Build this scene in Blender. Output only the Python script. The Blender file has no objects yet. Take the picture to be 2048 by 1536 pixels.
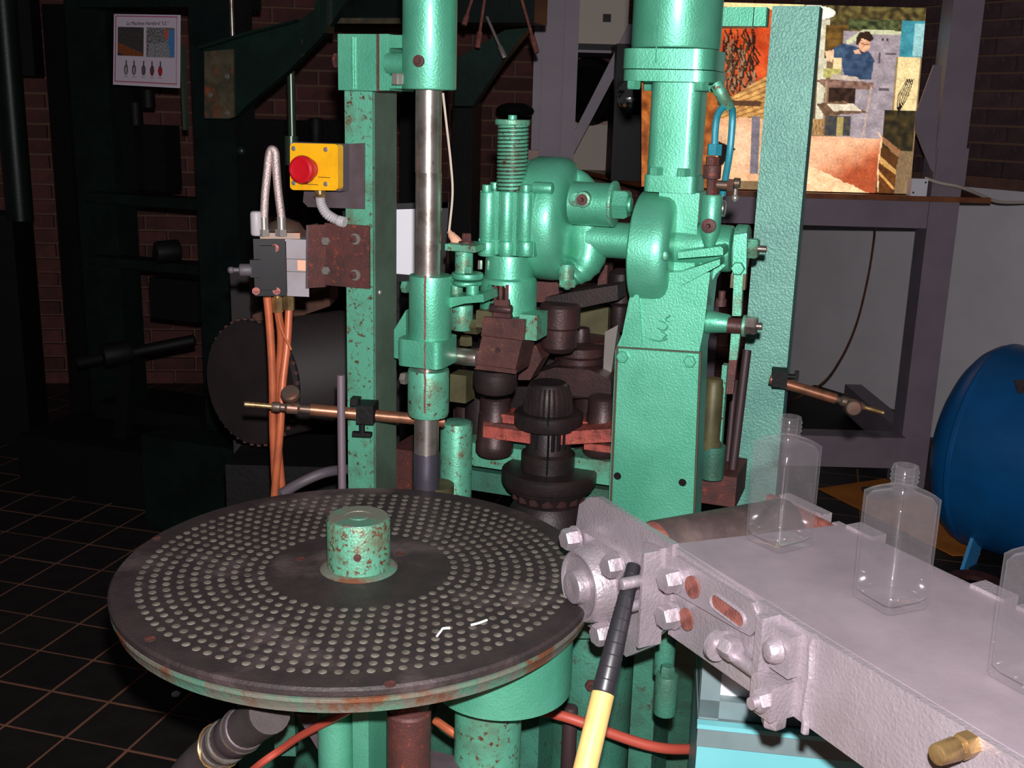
import bpy, bmesh, math, random
from mathutils import Vector as V, Matrix, noise as mnoise
random.seed(7)
S = bpy.context.scene
COL = S.collection

# ------------------------------------------------------------------ camera
FPX = 2200.0
PITCH, ROLL = math.radians(14.2), math.radians(1.6)
CAM = V((0, 0, 1.5))
FW = V((0, math.cos(PITCH), -math.sin(PITCH)))
_r0, _u0 = V((1, 0, 0)), V((0, math.sin(PITCH), math.cos(PITCH)))
RT = _r0 * math.cos(ROLL) + _u0 * math.sin(ROLL)
UP = _u0 * math.cos(ROLL) - _r0 * math.sin(ROLL)
cd = bpy.data.cameras.new('camera')
cam = bpy.data.objects.new('camera', cd)
COL.objects.link(cam)
cd.sensor_width = 36.0
cd.lens = 36.0 * FPX / 2048.0
cd.clip_start = 0.05
cam.matrix_world = Matrix(((RT.x, UP.x, -FW.x, CAM.x), (RT.y, UP.y, -FW.y, CAM.y), (RT.z, UP.z, -FW.z, CAM.z), (0, 0, 0, 1)))
S.camera = cam

# ------------------------------------------------------------------ world, flash, exposure
w = bpy.data.worlds.new('world'); S.world = w; w.use_nodes = True
bg = w.node_tree.nodes['Background']
bg.inputs[0].default_value = (0.9, 0.86, 0.95, 1)
bg.inputs[1].default_value = 0.010
ld = bpy.data.lights.new('camera_flash', 'POINT')       # the flash on the photographer's camera
ld.energy = 62.0
ld.color = (1.0, 0.965, 0.985)
ld.shadow_soft_size = 0.012
lo = bpy.data.objects.new('camera_flash', ld)
COL.objects.link(lo)
lo.location = CAM + UP * 0.075 + RT * 0.012 - FW * 0.01
vs = S.view_settings
vs.view_transform = 'Standard'; vs.look = 'None'; vs.gamma = 1.0; vs.use_curve_mapping = False
vs.exposure = 1.5
S.display_settings.display_device = 'sRGB'

# ------------------------------------------------------------------ pixel to place helpers
ZUP = V((0, 0, 1))
def ray(x, y):
    return FW + RT * ((x - 1024) / FPX) - UP * ((y - 768) / FPX)
def onz(x, y, z):
    d = ray(x, y); return CAM + d * ((z - CAM.z) / d.z)
def proj(q):
    v = V(q) - CAM; d = v.dot(FW)
    return 1024 + FPX * v.dot(RT) / d, 768 - FPX * v.dot(UP) / d
def mpp(q):
    return (V(q) - CAM).dot(FW) / FPX

class Frame:
    """an upright plane family: u along ax, v (depth) along ay"""
    def __init__(s, o, yaw):
        a = math.radians(yaw)
        s.o = V(o); s.ax = V((math.cos(a), math.sin(a), 0)); s.ay = V((-math.sin(a), math.cos(a), 0))
        s.m = Matrix(((s.ax.x, s.ay.x, 0), (s.ax.y, s.ay.y, 0), (0, 0, 1)))
    def P(s, x, y, v):
        d = ray(x, y)
        return CAM + d * ((v - (CAM - s.o).dot(s.ay)) / d.dot(s.ay))
    def L(s, u, v, z):
        q = s.o + s.ax * u + s.ay * v; q.z = z; return q
    def uv(s, q):
        d = V(q) - s.o; return d.dot(s.ax), d.dot(s.ay)
    def bx(s, mb, x0, x1, y0, y1, v, dep, bev=0.0, seg=2):
        xm, ym = (x0 + x1) / 2, (y0 + y1) / 2
        a, b = s.P(x0, ym, v), s.P(x1, ym, v); t, e = s.P(xm, y0, v), s.P(xm, y1, v)
        wd = (b - a).dot(s.ax)
        c = (a + b) / 2 + s.ay * dep / 2; c.z = (t.z + e.z) / 2
        mb.box(c, (wd, abs(dep), t.z - e.z), s.m, bev, seg); return mb
    def vc(s, mb, xc, hw, y0, y1, v, hw1=None, n=28, bev=0.0, zlow=None):
        c = s.P(xc, (y0 + y1) / 2, v); k = mpp(c)
        z1, z0 = s.P(xc, y0, v).z, s.P(xc, y1, v).z
        if zlow is not None: z0 = zlow
        mb.cyl(V((c.x, c.y, z0)), V((c.x, c.y, z1)), (hw1 if hw1 is not None else hw) * k, hw * k, n, bev); return mb
    def hc(s, mb, x0, x1, y, hr, v, hr1=None, n=28, bev=0.0, yb=None):
        a, b = s.P(x0, y, v), s.P(x1, yb if yb is not None else y, v)
        k = mpp((a + b) / 2); z = (a.z + b.z) / 2
        if yb is None: a.z = b.z = z
        mb.cyl(a, b, hr * k, (hr1 if hr1 is not None else hr) * k, n, bev); return mb
    def lat(s, mb, xc, v, prof, n=40):
        """lathe about the vertical: prof of (half width px, y px)"""
        ym = sum(p[1] for p in prof) / len(prof); c = s.P(xc, ym, v); k = mpp(c)
        mb.lathe([(h * k, s.P(xc, y, v).z) for h, y in prof], V((c.x, c.y, 0)), ZUP, n); return mb
    def pr(s, mb, pts, v, dep, bev=0.0):
        mb.prism([s.P(x, y, v) for x, y in pts], s.ay * dep, bev); return mb
    def hexf(s, mb, x, y, hr, v, h, toward=1):
        """hex head on a face at v, standing out towards the viewer"""
        q = s.P(x, y, v); mb.hexb(q, -s.ay * toward, hr * mpp(q), h); return mb

def basis(ax):
    ax = V(ax).normalized(); t = V((0, 0, 1)) if abs(ax.z) < 0.9 else V((1, 0, 0))
    e1 = ax.cross(t).normalized(); return e1, ax.cross(e1).normalized(), ax

class MB:
    def __init__(s): s.bm = bmesh.new()
    def _bev(s, faces, b, seg=2, ang=0.5):
        if b <= 0: return s
        es = set()
        for f in faces:
            for e in f.edges: es.add(e)
        es = [e for e in es if len(e.link_faces) == 2 and e.calc_face_angle(0) > ang]
        bmesh.ops.bevel(s.bm, geom=es, offset=b, segments=seg, affect='EDGES', profile=0.5, clamp_overlap=True)
        return s
    def box(s, c, sz, m=None, bev=0.0, seg=2):
        c = V(c); vs_ = []
        for i in (-1, 1):
            for j in (-1, 1):
                for k in (-1, 1):
                    q = V((i * sz[0] / 2, j * sz[1] / 2, k * sz[2] / 2))
                    vs_.append(s.bm.verts.new(c + (m @ q if m else q)))
        fs = [s.bm.faces.new([vs_[i] for i in f]) for f in ((0, 1, 3, 2), (4, 6, 7, 5), (0, 4, 5, 1), (2, 3, 7, 6), (0, 2, 6, 4), (1, 5, 7, 3))]
        return s._bev(fs, min(bev, min(sz) * 0.45), seg)
    def rings(s, rs, close=True, cap0=True, cap1=True):
        vv = [[s.bm.verts.new(p) for p in r] for r in rs]; fs = []; n = len(rs[0])
        for a, b in zip(vv[:-1], vv[1:]):
            for i in range(n if close else n - 1):
                j = (i + 1) % n
                fs.append(s.bm.faces.new((a[i], a[j], b[j], b[i])))
        if cap0: fs.append(s.bm.faces.new(vv[0][::-1]))
        if cap1: fs.append(s.bm.faces.new(vv[-1]))
        return fs
    def cyl(s, p0, p1, r0, r1=None, n=24, bev=0.0):
        p0, p1 = V(p0), V(p1); r1 = r0 if r1 is None else r1
        L = (p1 - p0).length; ax = (p1 - p0).normalized()
        if bev > 0:
            bev = min(bev, L * 0.4, r0 * 0.45, r1 * 0.45)
            pr = [(r0 - bev, 0), (r0 - bev * .3, bev * .3), (r0, bev), (r1, L - bev), (r1 - bev * .3, L - bev * .3), (r1 - bev, L)]
        else: pr = [(r0, 0), (r1, L)]
        return s.lathe(pr, p0, ax, n)
    def lathe(s, prof, p, ax, n=32):
        e1, e2, a = basis(ax); p = V(p); rs = []
        for r, h in prof:
            rs.append([p + a * h + (e1 * math.cos(2 * math.pi * i / n) + e2 * math.sin(2 * math.pi * i / n)) * max(r, 1e-5) for i in range(n)])
        s.rings(rs); return s
    def prism(s, pts, vec, bev=0.0):
        vec = V(vec); a = [s.bm.verts.new(p) for p in pts]; b = [s.bm.verts.new(p + vec) for p in pts]; n = len(pts)
        fs = [s.bm.faces.new(a), s.bm.faces.new(b[::-1])]
        for i in range(n):
            j = (i + 1) % n; fs.append(s.bm.faces.new((a[j], a[i], b[i], b[j])))
        return s._bev(fs, bev)
    def tube(s, pts, r, n=8, sub=0, rads=None):
        pts = [V(p) for p in pts]
        if sub: pts = crom(pts, sub)
        e = None; rs = []
        for i, p in enumerate(pts):
            t = (pts[min(i + 1, len(pts) - 1)] - pts[max(i - 1, 0)])
            t = t.normalized() if t.length > 1e-9 else V((0, 0, 1))
            if e is None: e = basis(t)[0]
            e = (e - t * e.dot(t)).normalized(); f = t.cross(e)
            q = r if rads is None else rads[min(len(rads) - 1, int(i * len(rads) / len(pts)))]
            rs.append([p + (e * math.cos(2 * math.pi * k / n) + f * math.sin(2 * math.pi * k / n)) * q for k in range(n)])
        s.rings(rs); return s
    def hexb(s, c, ax, r, h):
        s.lathe([(r, 0), (r, h * .8), (r * .86, h)], c, ax, 6); return s
    def ball(s, c, r, sc=(1, 1, 1), n=16, m=None):
        rs = []; c = V(c)
        for i in range(1, n // 2):
            a = math.pi * i / (n // 2); ring = []
            for k in range(n):
                t = 2 * math.pi * k / n
                q = V((math.sin(a) * math.cos(t) * sc[0], math.sin(a) * math.sin(t) * sc[1], -math.cos(a) * sc[2])) * r
                ring.append(c + (m @ q if m else q))
            rs.append(ring)
        s.rings(rs); return s

def crom(p, k):
    out = []; q = [p[0] * 2 - p[1]] + list(p) + [p[-1] * 2 - p[-2]]
    for i in range(1, len(q) - 2):
        for j in range(k):
            t = j / k; a, b, c, d = q[i - 1], q[i], q[i + 1], q[i + 2]
            out.append((b * 2 + (c - a) * t + (a * 2 - b * 5 + c * 4 - d) * t * t + (b * 3 - a - c * 3 + d) * t ** 3) * .5)
    out.append(p[-1]); return out

# ------------------------------------------------------------------ object helpers
WLOC = {}
def wl(o): return WLOC.get(o.name, V((0, 0, 0)))
def build(mb, name, mat, parent=None, smooth=35, origin=None):
    bm = mb.bm
    bmesh.ops.recalc_face_normals(bm, faces=bm.faces)
    me = bpy.data.meshes.new(name); bm.to_mesh(me); bm.free()
    co = [v.co for v in me.vertices]
    if origin is None:
        lo_ = V((min(c.x for c in co), min(c.y for c in co), min(c.z for c in co)))
        hi_ = V((max(c.x for c in co), max(c.y for c in co), max(c.z for c in co)))
        origin = (lo_ + hi_) / 2
        if parent is None: origin.z = lo_.z
    me.transform(Matrix.Translation(-origin))
    for p in me.polygons: p.use_smooth = True
    me.set_sharp_from_angle(angle=math.radians(smooth))
    if mat: me.materials.append(mat)
    o = bpy.data.objects.new(name, me); COL.objects.link(o)
    if parent: o.parent = parent; o.location = origin - wl(parent)
    else: o.location = origin
    WLOC[o.name] = V(origin); return o
def tag(o, label=None, cat=None, group=None, kind=None):
    if label: o['label'] = label
    if cat: o['category'] = cat
    if group: o['group'] = group
    if kind: o['kind'] = kind
    return o
def thing(name, loc, label, cat, group=None):
    o = bpy.data.objects.new(name, None); COL.objects.link(o); o.location = loc
    o.empty_display_size = 0.05; WLOC[o.name] = V(loc)
    return tag(o, label, cat, group)
def inst(src, parent, loc, name=None):
    o = src.copy(); COL.objects.link(o); o.parent = parent; o.location = V(loc) - wl(parent)
    WLOC[o.name] = V(loc); return o

# ------------------------------------------------------------------ materials
def srgb(r, g, b):
    def f(c):
        c /= 255.0; return c / 12.92 if c <= 0.04045 else ((c + 0.055) / 1.055) ** 2.4
    return (f(r), f(g), f(b), 1)
def mat(name, col, rough=0.5, metal=0.0, var=None, spots=None, bump=None, spec=0.5, isl=0.0, emit=None, coat=0):
    """var=(colour, scale, lo, hi)  spots=[(colour, scale, lo, hi), ...]  bump=(scale, strength, distance)"""
    m = bpy.data.materials.new(name); m.use_nodes = True
    nt = m.node_tree; N, Lk = nt.nodes, nt.links; b = N['Principled BSDF']
    b.inputs['Roughness'].default_value = rough; b.inputs['Metallic'].default_value = metal
    b.inputs['Specular IOR Level'].default_value = spec
    if coat: b.inputs['Coat Weight'].default_value = coat; b.inputs['Coat Roughness'].default_value = .24
    tc = N.new('ShaderNodeTexCoord'); geo = N.new('ShaderNodeNewGeometry')
    cur = N.new('ShaderNodeRGB'); cur.outputs[0].default_value = col; cur = cur.outputs[0]
    for i, (c, sc, lo_, hi_) in enumerate(([var] if var else []) + (spots or [])):
        nz = N.new('ShaderNodeTexNoise'); nz.inputs['Scale'].default_value = sc; nz.inputs['Detail'].default_value = 5
        nz.inputs['Roughness'].default_value = 0.6
        mp = N.new('ShaderNodeMapping'); mp.inputs['Location'].default_value = (i * 3.7, i * 1.3, i * 5.1)
        Lk.new(tc.outputs['Object'], mp.inputs[0]); Lk.new(mp.outputs[0], nz.inputs['Vector'])
        mr = N.new('ShaderNodeMapRange'); mr.inputs[1].default_value = lo_; mr.inputs[2].default_value = hi_
        Lk.new(nz.outputs[0], mr.inputs[0])
        mx = N.new('ShaderNodeMix'); mx.data_type = 'RGBA'; mx.inputs[7].default_value = c
        Lk.new(mr.outputs[0], mx.inputs[0]); Lk.new(cur, mx.inputs[6]); cur = mx.outputs[2]
    if isl:
        hs = N.new('ShaderNodeHueSaturation'); mr = N.new('ShaderNodeMapRange')
        mr.inputs[3].default_value = 1 - isl; mr.inputs[4].default_value = 1 + isl
        oi = N.new('ShaderNodeObjectInfo'); ad = N.new('ShaderNodeMath'); ad.operation = 'ADD'
        fr = N.new('ShaderNodeMath'); fr.operation = 'FRACT'
        Lk.new(geo.outputs['Random Per Island'], ad.inputs[0]); Lk.new(oi.outputs['Random'], ad.inputs[1])
        Lk.new(ad.outputs[0], fr.inputs[0]); Lk.new(fr.outputs[0], mr.inputs[0])
        Lk.new(mr.outputs[0], hs.inputs['Value']); Lk.new(cur, hs.inputs['Color']); cur = hs.outputs[0]
    Lk.new(cur, b.inputs['Base Color'])
    if bump:
        nz = N.new('ShaderNodeTexNoise'); nz.inputs['Scale'].default_value = bump[0]; nz.inputs['Detail'].default_value = 2
        Lk.new(tc.outputs['Object'], nz.inputs['Vector'])
        bp = N.new('ShaderNodeBump'); bp.inputs['Strength'].default_value = bump[1]; bp.inputs['Distance'].default_value = bump[2]
        Lk.new(nz.outputs[0], bp.inputs['Height']); Lk.new(bp.outputs[0], b.inputs['Normal'])
    if emit: b.inputs['Emission Color'].default_value = emit[0]; b.inputs['Emission Strength'].default_value = emit[1]
    return m
RUST = srgb(96, 58, 40)
TEAL = srgb(98, 180, 150)
M = {}
M['teal'] = mat('teal_hammered_paint', srgb(100, 186, 154), .48, .52, (srgb(82, 168, 136), 9, .4, .65), [(RUST, 190, .70, .76)], (330, .4, .0014), coat=.5)
M['teal_worn'] = mat('teal_worn_paint', srgb(98, 176, 146), .48, .4, (srgb(92, 120, 95), 14, .5, .72), [(RUST, 130, .57, .66), (srgb(110, 80, 52), 20, .6, .75)], (300, .4, .0014))
M['teal_col'] = mat('teal_column_paint', srgb(112, 170, 152), .45, .15, (srgb(98, 152, 138), 8, .4, .65), [(RUST, 120, .72, .77)], (240, .7, .0022))
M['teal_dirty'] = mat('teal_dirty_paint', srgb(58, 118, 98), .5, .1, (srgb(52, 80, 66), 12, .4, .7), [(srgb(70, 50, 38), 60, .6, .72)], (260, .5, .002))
M['teal_hub'] = mat('teal_flaking_paint', srgb(92, 158, 130), .5, .25, (srgb(96, 104, 78), 22, .45, .66), [(RUST, 150, .53, .62), (srgb(112, 84, 56), 18, .56, .72)], (300, .5, .002))
M['web'] = mat('olive_mottled_paint', srgb(84, 104, 88), .55, .1, (srgb(66, 76, 66), 5, .4, .65), [(srgb(92, 80, 56), 30, .66, .78)], (260, .3, .0015))
M['steel'] = mat('bright_steel', srgb(176, 166, 158), .3, .85, (srgb(122, 108, 98), 22, .45, .7), [(srgb(96, 78, 62), 70, .64, .75)], (160, .1, .001))
M['steel_dk'] = mat('blue_steel', srgb(112, 106, 120), .35, .8, None, None, (160, .12, .001))
M['iron'] = mat('dark_mould_iron', srgb(54, 37, 38), .45, .35, (srgb(74, 48, 45), 16, .45, .7), [(srgb(110, 62, 40), 60, .66, .76)], (240, .35, .0015))
M['black_iron'] = mat('black_mould_iron', srgb(38, 30, 31), .5, .35, (srgb(54, 38, 37), 18, .45, .7), None, (240, .3, .0015))
M['brown'] = mat('brown_oxide_iron', srgb(86, 50, 46), .5, .2, (srgb(62, 37, 35), 20, .4, .65), [(srgb(120, 76, 50), 70, .62, .74)], (260, .35, .0015))
M['redox'] = mat('red_oxide_arm', srgb(165, 78, 66), .5, .1, (srgb(112, 52, 46), 40, .42, .62), [(srgb(176, 110, 80), 130, .64, .72)], (300, .5, .002))
M['rust'] = mat('rusty_steel', srgb(90, 48, 42), .62, .2, (srgb(68, 41, 39), 30, .35, .65), [(srgb(140, 62, 38), 110, .58, .72)], (300, .4, .0015))
M['gasket'] = mat('dark_gasket', srgb(66, 56, 40), .7)
M['plate'] = mat('perforated_plate_iron', srgb(52, 41, 41), .6, .1, (srgb(40, 32, 33), 30, .35, .65), [(srgb(104, 86, 87), 6.5, .54, .76), (srgb(96, 66, 52), 40, .68, .8)], (260, .5, .0015))
M['dot'] = mat('plate_dimple_metal', srgb(112, 106, 96), .55, .1, (srgb(84, 75, 69), 40, .4, .65), None, (300, .4, .001), isl=.22)
M['rim'] = mat('scraped_rim', srgb(122, 120, 108), .5, .4, (srgb(96, 140, 118), 16, .5, .58), [(srgb(126, 78, 54), 22, .5, .62)], (200, .4, .002))
M['silver'] = mat('aluminium_paint', srgb(172, 160, 166), .46, .55, (srgb(156, 144, 150), 14, .4, .7), [(srgb(120, 78, 72), 60, .74, .8)], (260, .55, .0018), coat=.3)
M['silver_top'] = mat('aluminium_paint_slab', srgb(138, 125, 131), .55, .15, (srgb(124, 112, 118), 11, .4, .7), [(srgb(132, 84, 74), 28, .77, .82)], (420, .12, .001))
M['roller'] = mat('dark_roller', srgb(64, 52, 50), .6, .15, (srgb(86, 70, 66), 30, .45, .7), [(srgb(120, 104, 98), 260, .68, .76)], (300, .3, .001))
M['orust'] = mat('orange_rust', srgb(132, 76, 66), .7, 0, (srgb(98, 54, 48), 60, .4, .65), None, (300, .6, .002))
M['yellow'] = mat('yellow_plastic', srgb(226, 166, 16), .4, 0, (srgb(210, 146, 14), 18, .5, .7), [(srgb(90, 70, 30), 90, .72, .78)])
M['red'] = mat('red_plastic', srgb(178, 18, 30), .28, 0, None, None, (60, .05, .001))
M['greyplastic'] = mat('dark_grey_box', srgb(82, 74, 80), .55)
M['greypaint'] = mat('grey_label_panel', srgb(150, 142, 146), .5, 0, (srgb(138, 128, 130), 20, .4, .7))
M['black'] = mat('black_plastic', srgb(20, 18, 20), .45, spec=.2)
M['bracket'] = mat('grey_painted_plate', srgb(88, 76, 80), .5, .2, (srgb(72, 60, 62), 20, .4, .7))
M['copper'] = mat('orange_copper_hose', srgb(186, 98, 62), .45, .15, (srgb(150, 78, 52), 18, .4, .7))
M['pipe'] = mat('copper_pipe', srgb(150, 98, 74), .38, .6, (srgb(104, 76, 56), 40, .45, .7))
M['brass'] = mat('brass', srgb(172, 140, 92), .34, .75, (srgb(104, 82, 58), 30, .45, .7))
M['dbrass'] = mat('tarnished_brass', srgb(104, 88, 78), .42, .6, (srgb(130, 84, 66), 40, .5, .7))
M['zinc'] = mat('zinc_plated', srgb(186, 178, 170), .3, .75)
M['braid'] = mat('braided_steel', srgb(200, 180, 176), .35, .7, None, None, (900, .9, .001))
M['conduit'] = mat('grey_conduit', srgb(168, 162, 164), .5)
M['purple_pipe'] = mat('grey_steel_pipe', srgb(128, 112, 120), .45, .4)
M['dkrod'] = mat('dark_rod', srgb(62, 44, 46), .55, .2)
M['peach'] = mat('peach_plastic', srgb(226, 170, 140), .5)
M['bluepipe'] = mat('blue_teal_pipe', srgb(46, 140, 156), .45, .1, (srgb(36, 118, 134), 40, .4, .7))
M['olive'] = mat('olive_brass', srgb(92, 88, 58), .5, .3, (srgb(70, 64, 44), 20, .4, .7))
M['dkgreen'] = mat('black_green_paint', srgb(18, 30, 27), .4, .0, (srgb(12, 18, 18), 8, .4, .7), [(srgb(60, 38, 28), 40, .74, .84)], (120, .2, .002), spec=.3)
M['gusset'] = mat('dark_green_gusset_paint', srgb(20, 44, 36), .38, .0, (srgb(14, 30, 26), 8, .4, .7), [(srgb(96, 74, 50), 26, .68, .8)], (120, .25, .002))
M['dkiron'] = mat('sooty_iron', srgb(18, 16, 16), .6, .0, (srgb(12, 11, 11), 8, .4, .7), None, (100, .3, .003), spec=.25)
M['rustpatch'] = mat('rusty_end_plate', srgb(98, 88, 66), .6, .1, (srgb(70, 66, 52), 20, .4, .6), [(srgb(150, 78, 44), 14, .55, .7)])
M['greensteel'] = mat('shiny_green_steel', srgb(110, 128, 110), .3, .7)
M['brick'] = mat('dark_red_brick', srgb(98, 54, 48), .85, 0, (srgb(78, 46, 44), 14, .4, .65), [(srgb(122, 76, 60), 40, .66, .8)], (70, .5, .006), isl=.3)
M['mortar'] = mat('mortar', srgb(122, 92, 76), .9, 0, None, None, (60, .5, .004))
M['brick_r'] = mat('sooty_brick', srgb(94, 68, 72), .85, 0, (srgb(76, 56, 60), 10, .4, .65), [(srgb(160, 130, 130), 12, .62, .78)], (70, .5, .006), isl=.22)
M['white_wall'] = mat('white_painted_wall', srgb(242, 236, 240), .7, 0, (srgb(230, 224, 228), 3, .4, .7), [(srgb(130, 126, 128), 7, .72, .8)], (50, .1, .003))
M['ledge'] = mat('brown_ledge', srgb(120, 84, 72), .7, 0, (srgb(90, 62, 54), 12, .4, .7))
M['rack'] = mat('grey_steel_paint', srgb(146, 132, 143), .5, .05, (srgb(134, 121, 132), 6, .4, .7), None, (80, .1, .002))
M['wood'] = mat('varnished_shelf_edge', srgb(150, 88, 54), .4, 0, (srgb(110, 62, 40), 12, .4, .7))
M['tile'] = mat('black_quarry_tile', srgb(36, 31, 30), .5, 0, (srgb(28, 24, 23), 9, .4, .65), [(srgb(96, 82, 72), 16, .72, .86), (srgb(100, 90, 82), 60, .74, .8)], (60, .35, .003), isl=.15)
M['grout'] = mat('pinkish_grout', srgb(144, 94, 70), .85, 0, (srgb(120, 82, 66), 20, .4, .7))
M['orange_mat'] = mat('orange_floor_paint', srgb(204, 124, 40), .7, 0, (srgb(168, 100, 36), 6, .4, .7))
M['tank'] = mat('blue_tank_paint', srgb(16, 96, 158), .36, 0, (srgb(14, 84, 140), 5, .4, .7), [(srgb(120, 110, 110), 30, .76, .82)], (60, .06, .002))
M['tank_leg'] = mat('light_blue_paint', srgb(70, 160, 220), .45)
M['cab'] = mat('turquoise_cabinet_paint', srgb(120, 196, 200), .45, .05, (srgb(108, 184, 190), 5, .4, .7), [(RUST, 90, .72, .78)], (120, .06, .001))
M['cabgrey'] = mat('grey_green_frame', srgb(120, 138, 140), .5, .1, (srgb(106, 124, 126), 10, .4, .7), [(RUST, 80, .7, .76)])
M['white'] = mat('white_sheet', srgb(244, 242, 248), .5)
M['beige'] = mat('beige_plastic', srgb(196, 180, 164), .5)
M['stick'] = mat('pale_wood_handle', srgb(230, 186, 116), .45, 0, (srgb(214, 166, 98), 20, .4, .7))
M['tape'] = mat('black_grip_tape', srgb(40, 38, 42), .38)
M['hose'] = mat('dark_hose', srgb(64, 54, 54), .7, 0, (srgb(48, 40, 40), 30, .4, .7), None, (600, .4, .001))
M['redhose'] = mat('red_hose', srgb(176, 74, 58), .5)
M['chrome'] = mat('chrome', srgb(220, 220, 220), .12, 1.0)
M['coil'] = mat('brown_ribbed_coil', srgb(36, 26, 25), .65, 0, (srgb(28, 20, 20), 14, .4, .7))
M['plank'] = mat('old_wood', srgb(88, 50, 30), .7, 0, (srgb(62, 36, 24), 16, .4, .7))
M['chip'] = mat('white_glass_chip', srgb(235, 240, 238), .2)
M['cable'] = mat('cream_cable', srgb(206, 190, 176), .5)
M['ltext'] = mat('black_print', srgb(20, 18, 22), .6)

def glassmat():
    m = bpy.data.materials.new('clear_bottle_glass'); m.use_nodes = True; nt = m.node_tree; N, Lk = nt.nodes, nt.links
    N.remove(N['Principled BSDF']); out = N['Material Output']
    tr = N.new('ShaderNodeBsdfTransparent'); tr.inputs[0].default_value = (.97, .962, .966, 1)
    gl = N.new('ShaderNodeBsdfGlossy'); gl.inputs['Roughness'].default_value = .06; gl.inputs[0].default_value = (1, 1, 1, 1)
    df = N.new('ShaderNodeBsdfDiffuse'); df.inputs[0].default_value = (.7, .66, .68, 1)
    lw = N.new('ShaderNodeLayerWeight'); lw.inputs[0].default_value = .25
    nz = N.new('ShaderNodeTexNoise'); nz.inputs['Scale'].default_value = 26; tc = N.new('ShaderNodeTexCoord')
    Lk.new(tc.outputs['Object'], nz.inputs['Vector']); bp = N.new('ShaderNodeBump'); bp.inputs['Strength'].default_value = .25; bp.inputs['Distance'].default_value = .004
    Lk.new(nz.outputs[0], bp.inputs['Height']); Lk.new(bp.outputs[0], gl.inputs['Normal'])
    m0 = N.new('ShaderNodeMixShader'); m0.inputs[0].default_value = .022
    Lk.new(tr.outputs[0], m0.inputs[1]); Lk.new(df.outputs[0], m0.inputs[2])
    pw0 = N.new('ShaderNodeMath'); pw0.operation = 'POWER'; pw0.inputs[1].default_value = 2.4
    Lk.new(lw.outputs['Facing'], pw0.inputs[0])
    pw = N.new('ShaderNodeMapRange'); pw.inputs[3].default_value = .045; pw.inputs[4].default_value = .6
    Lk.new(pw0.outputs[0], pw.inputs[0])
    m1 = N.new('ShaderNodeMixShader'); Lk.new(pw.outputs[0], m1.inputs[0]); Lk.new(m0.outputs[0], m1.inputs[1]); Lk.new(gl.outputs[0], m1.inputs[2])
    p3 = N.new('ShaderNodeMath'); p3.operation = 'POWER'; p3.inputs[1].default_value = 3.0; Lk.new(lw.outputs['Facing'], p3.inputs[0])
    p4 = N.new('ShaderNodeMath'); p4.operation = 'MULTIPLY_ADD'; p4.inputs[1].default_value = .6; p4.inputs[2].default_value = .016; Lk.new(p3.outputs[0], p4.inputs[0]); Lk.new(p4.outputs[0], m0.inputs[0])
    Lk.new(m1.outputs[0], out.inputs[0]); return m
M['glass'] = glassmat()
def printmat(name, emit, rough=.35):
    m = bpy.data.materials.new(name); m.use_nodes = True; nt = m.node_tree; N, Lk = nt.nodes, nt.links; b = N['Principled BSDF']
    a = N.new('ShaderNodeAttribute'); a.attribute_name = 'print'; b.inputs['Roughness'].default_value = rough
    Lk.new(a.outputs['Color'], b.inputs['Base Color'])
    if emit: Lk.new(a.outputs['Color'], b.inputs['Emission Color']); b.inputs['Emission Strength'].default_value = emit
    return m

# ------------------------------------------------------------------ setting: floor
W0 = Frame((0, 0, 0), 0)
A2 = lambda x, y: V((x, y, 0))
fl = build(MB().box((0.2, 3.2, -.0505), (8.4, 8.4, .1)), 'floor', M['grout']); tag(fl, 'dark tiled floor with pale grout lines', None, None, 'structure')
TB, TI, TJ = V((-1.601, 3.561, 0)), V((-.0454, -.165, 0)), V((.165, -.0454, 0))
tilem = None; cand = []
for i in range(-28, 24):
    for j in range(-16, 26):
        c = TB + TI * (i + .5) + TJ * (j + .5)
        if not (-3.6 < c.x < 3.2 and .3 < c.y < 6.2): continue
        x, y = proj(c); cand.append((c, x, y))
near = [c for c in cand if -60 < c[1] < 700 and 940 < c[2] < 1620 and c[0].y > 1.9]
near += [c for c in cand if 1560 < c[1] < 2100 and 880 < c[2] < 1300]
near = near[:290]; nid = set(id(c) for c in near)
ang = math.atan2(TJ.y, TJ.x)
def tilebox(mb, c, dz=0.0):
    mb.box(c + V((0, 0, dz)), (.1615, .1615, .012), Matrix.Rotation(ang, 3, 'Z'), .002, 1)
t0 = None
for c in near:
    dz = -.004 + random.uniform(-.0012, .0012)
    if t0 is None:
        mb = MB(); tilebox(mb, c[0], dz); t0 = build(mb, 'tile', M['tile'], fl)
    else: inst(t0, fl, c[0] + V((0, 0, dz)))
mb = MB()
for c in cand:
    if id(c) not in nid: tilebox(mb, c[0], -.004)
tag(build(mb, 'tile_field', M['tile'], fl), kind='stuff')

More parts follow.
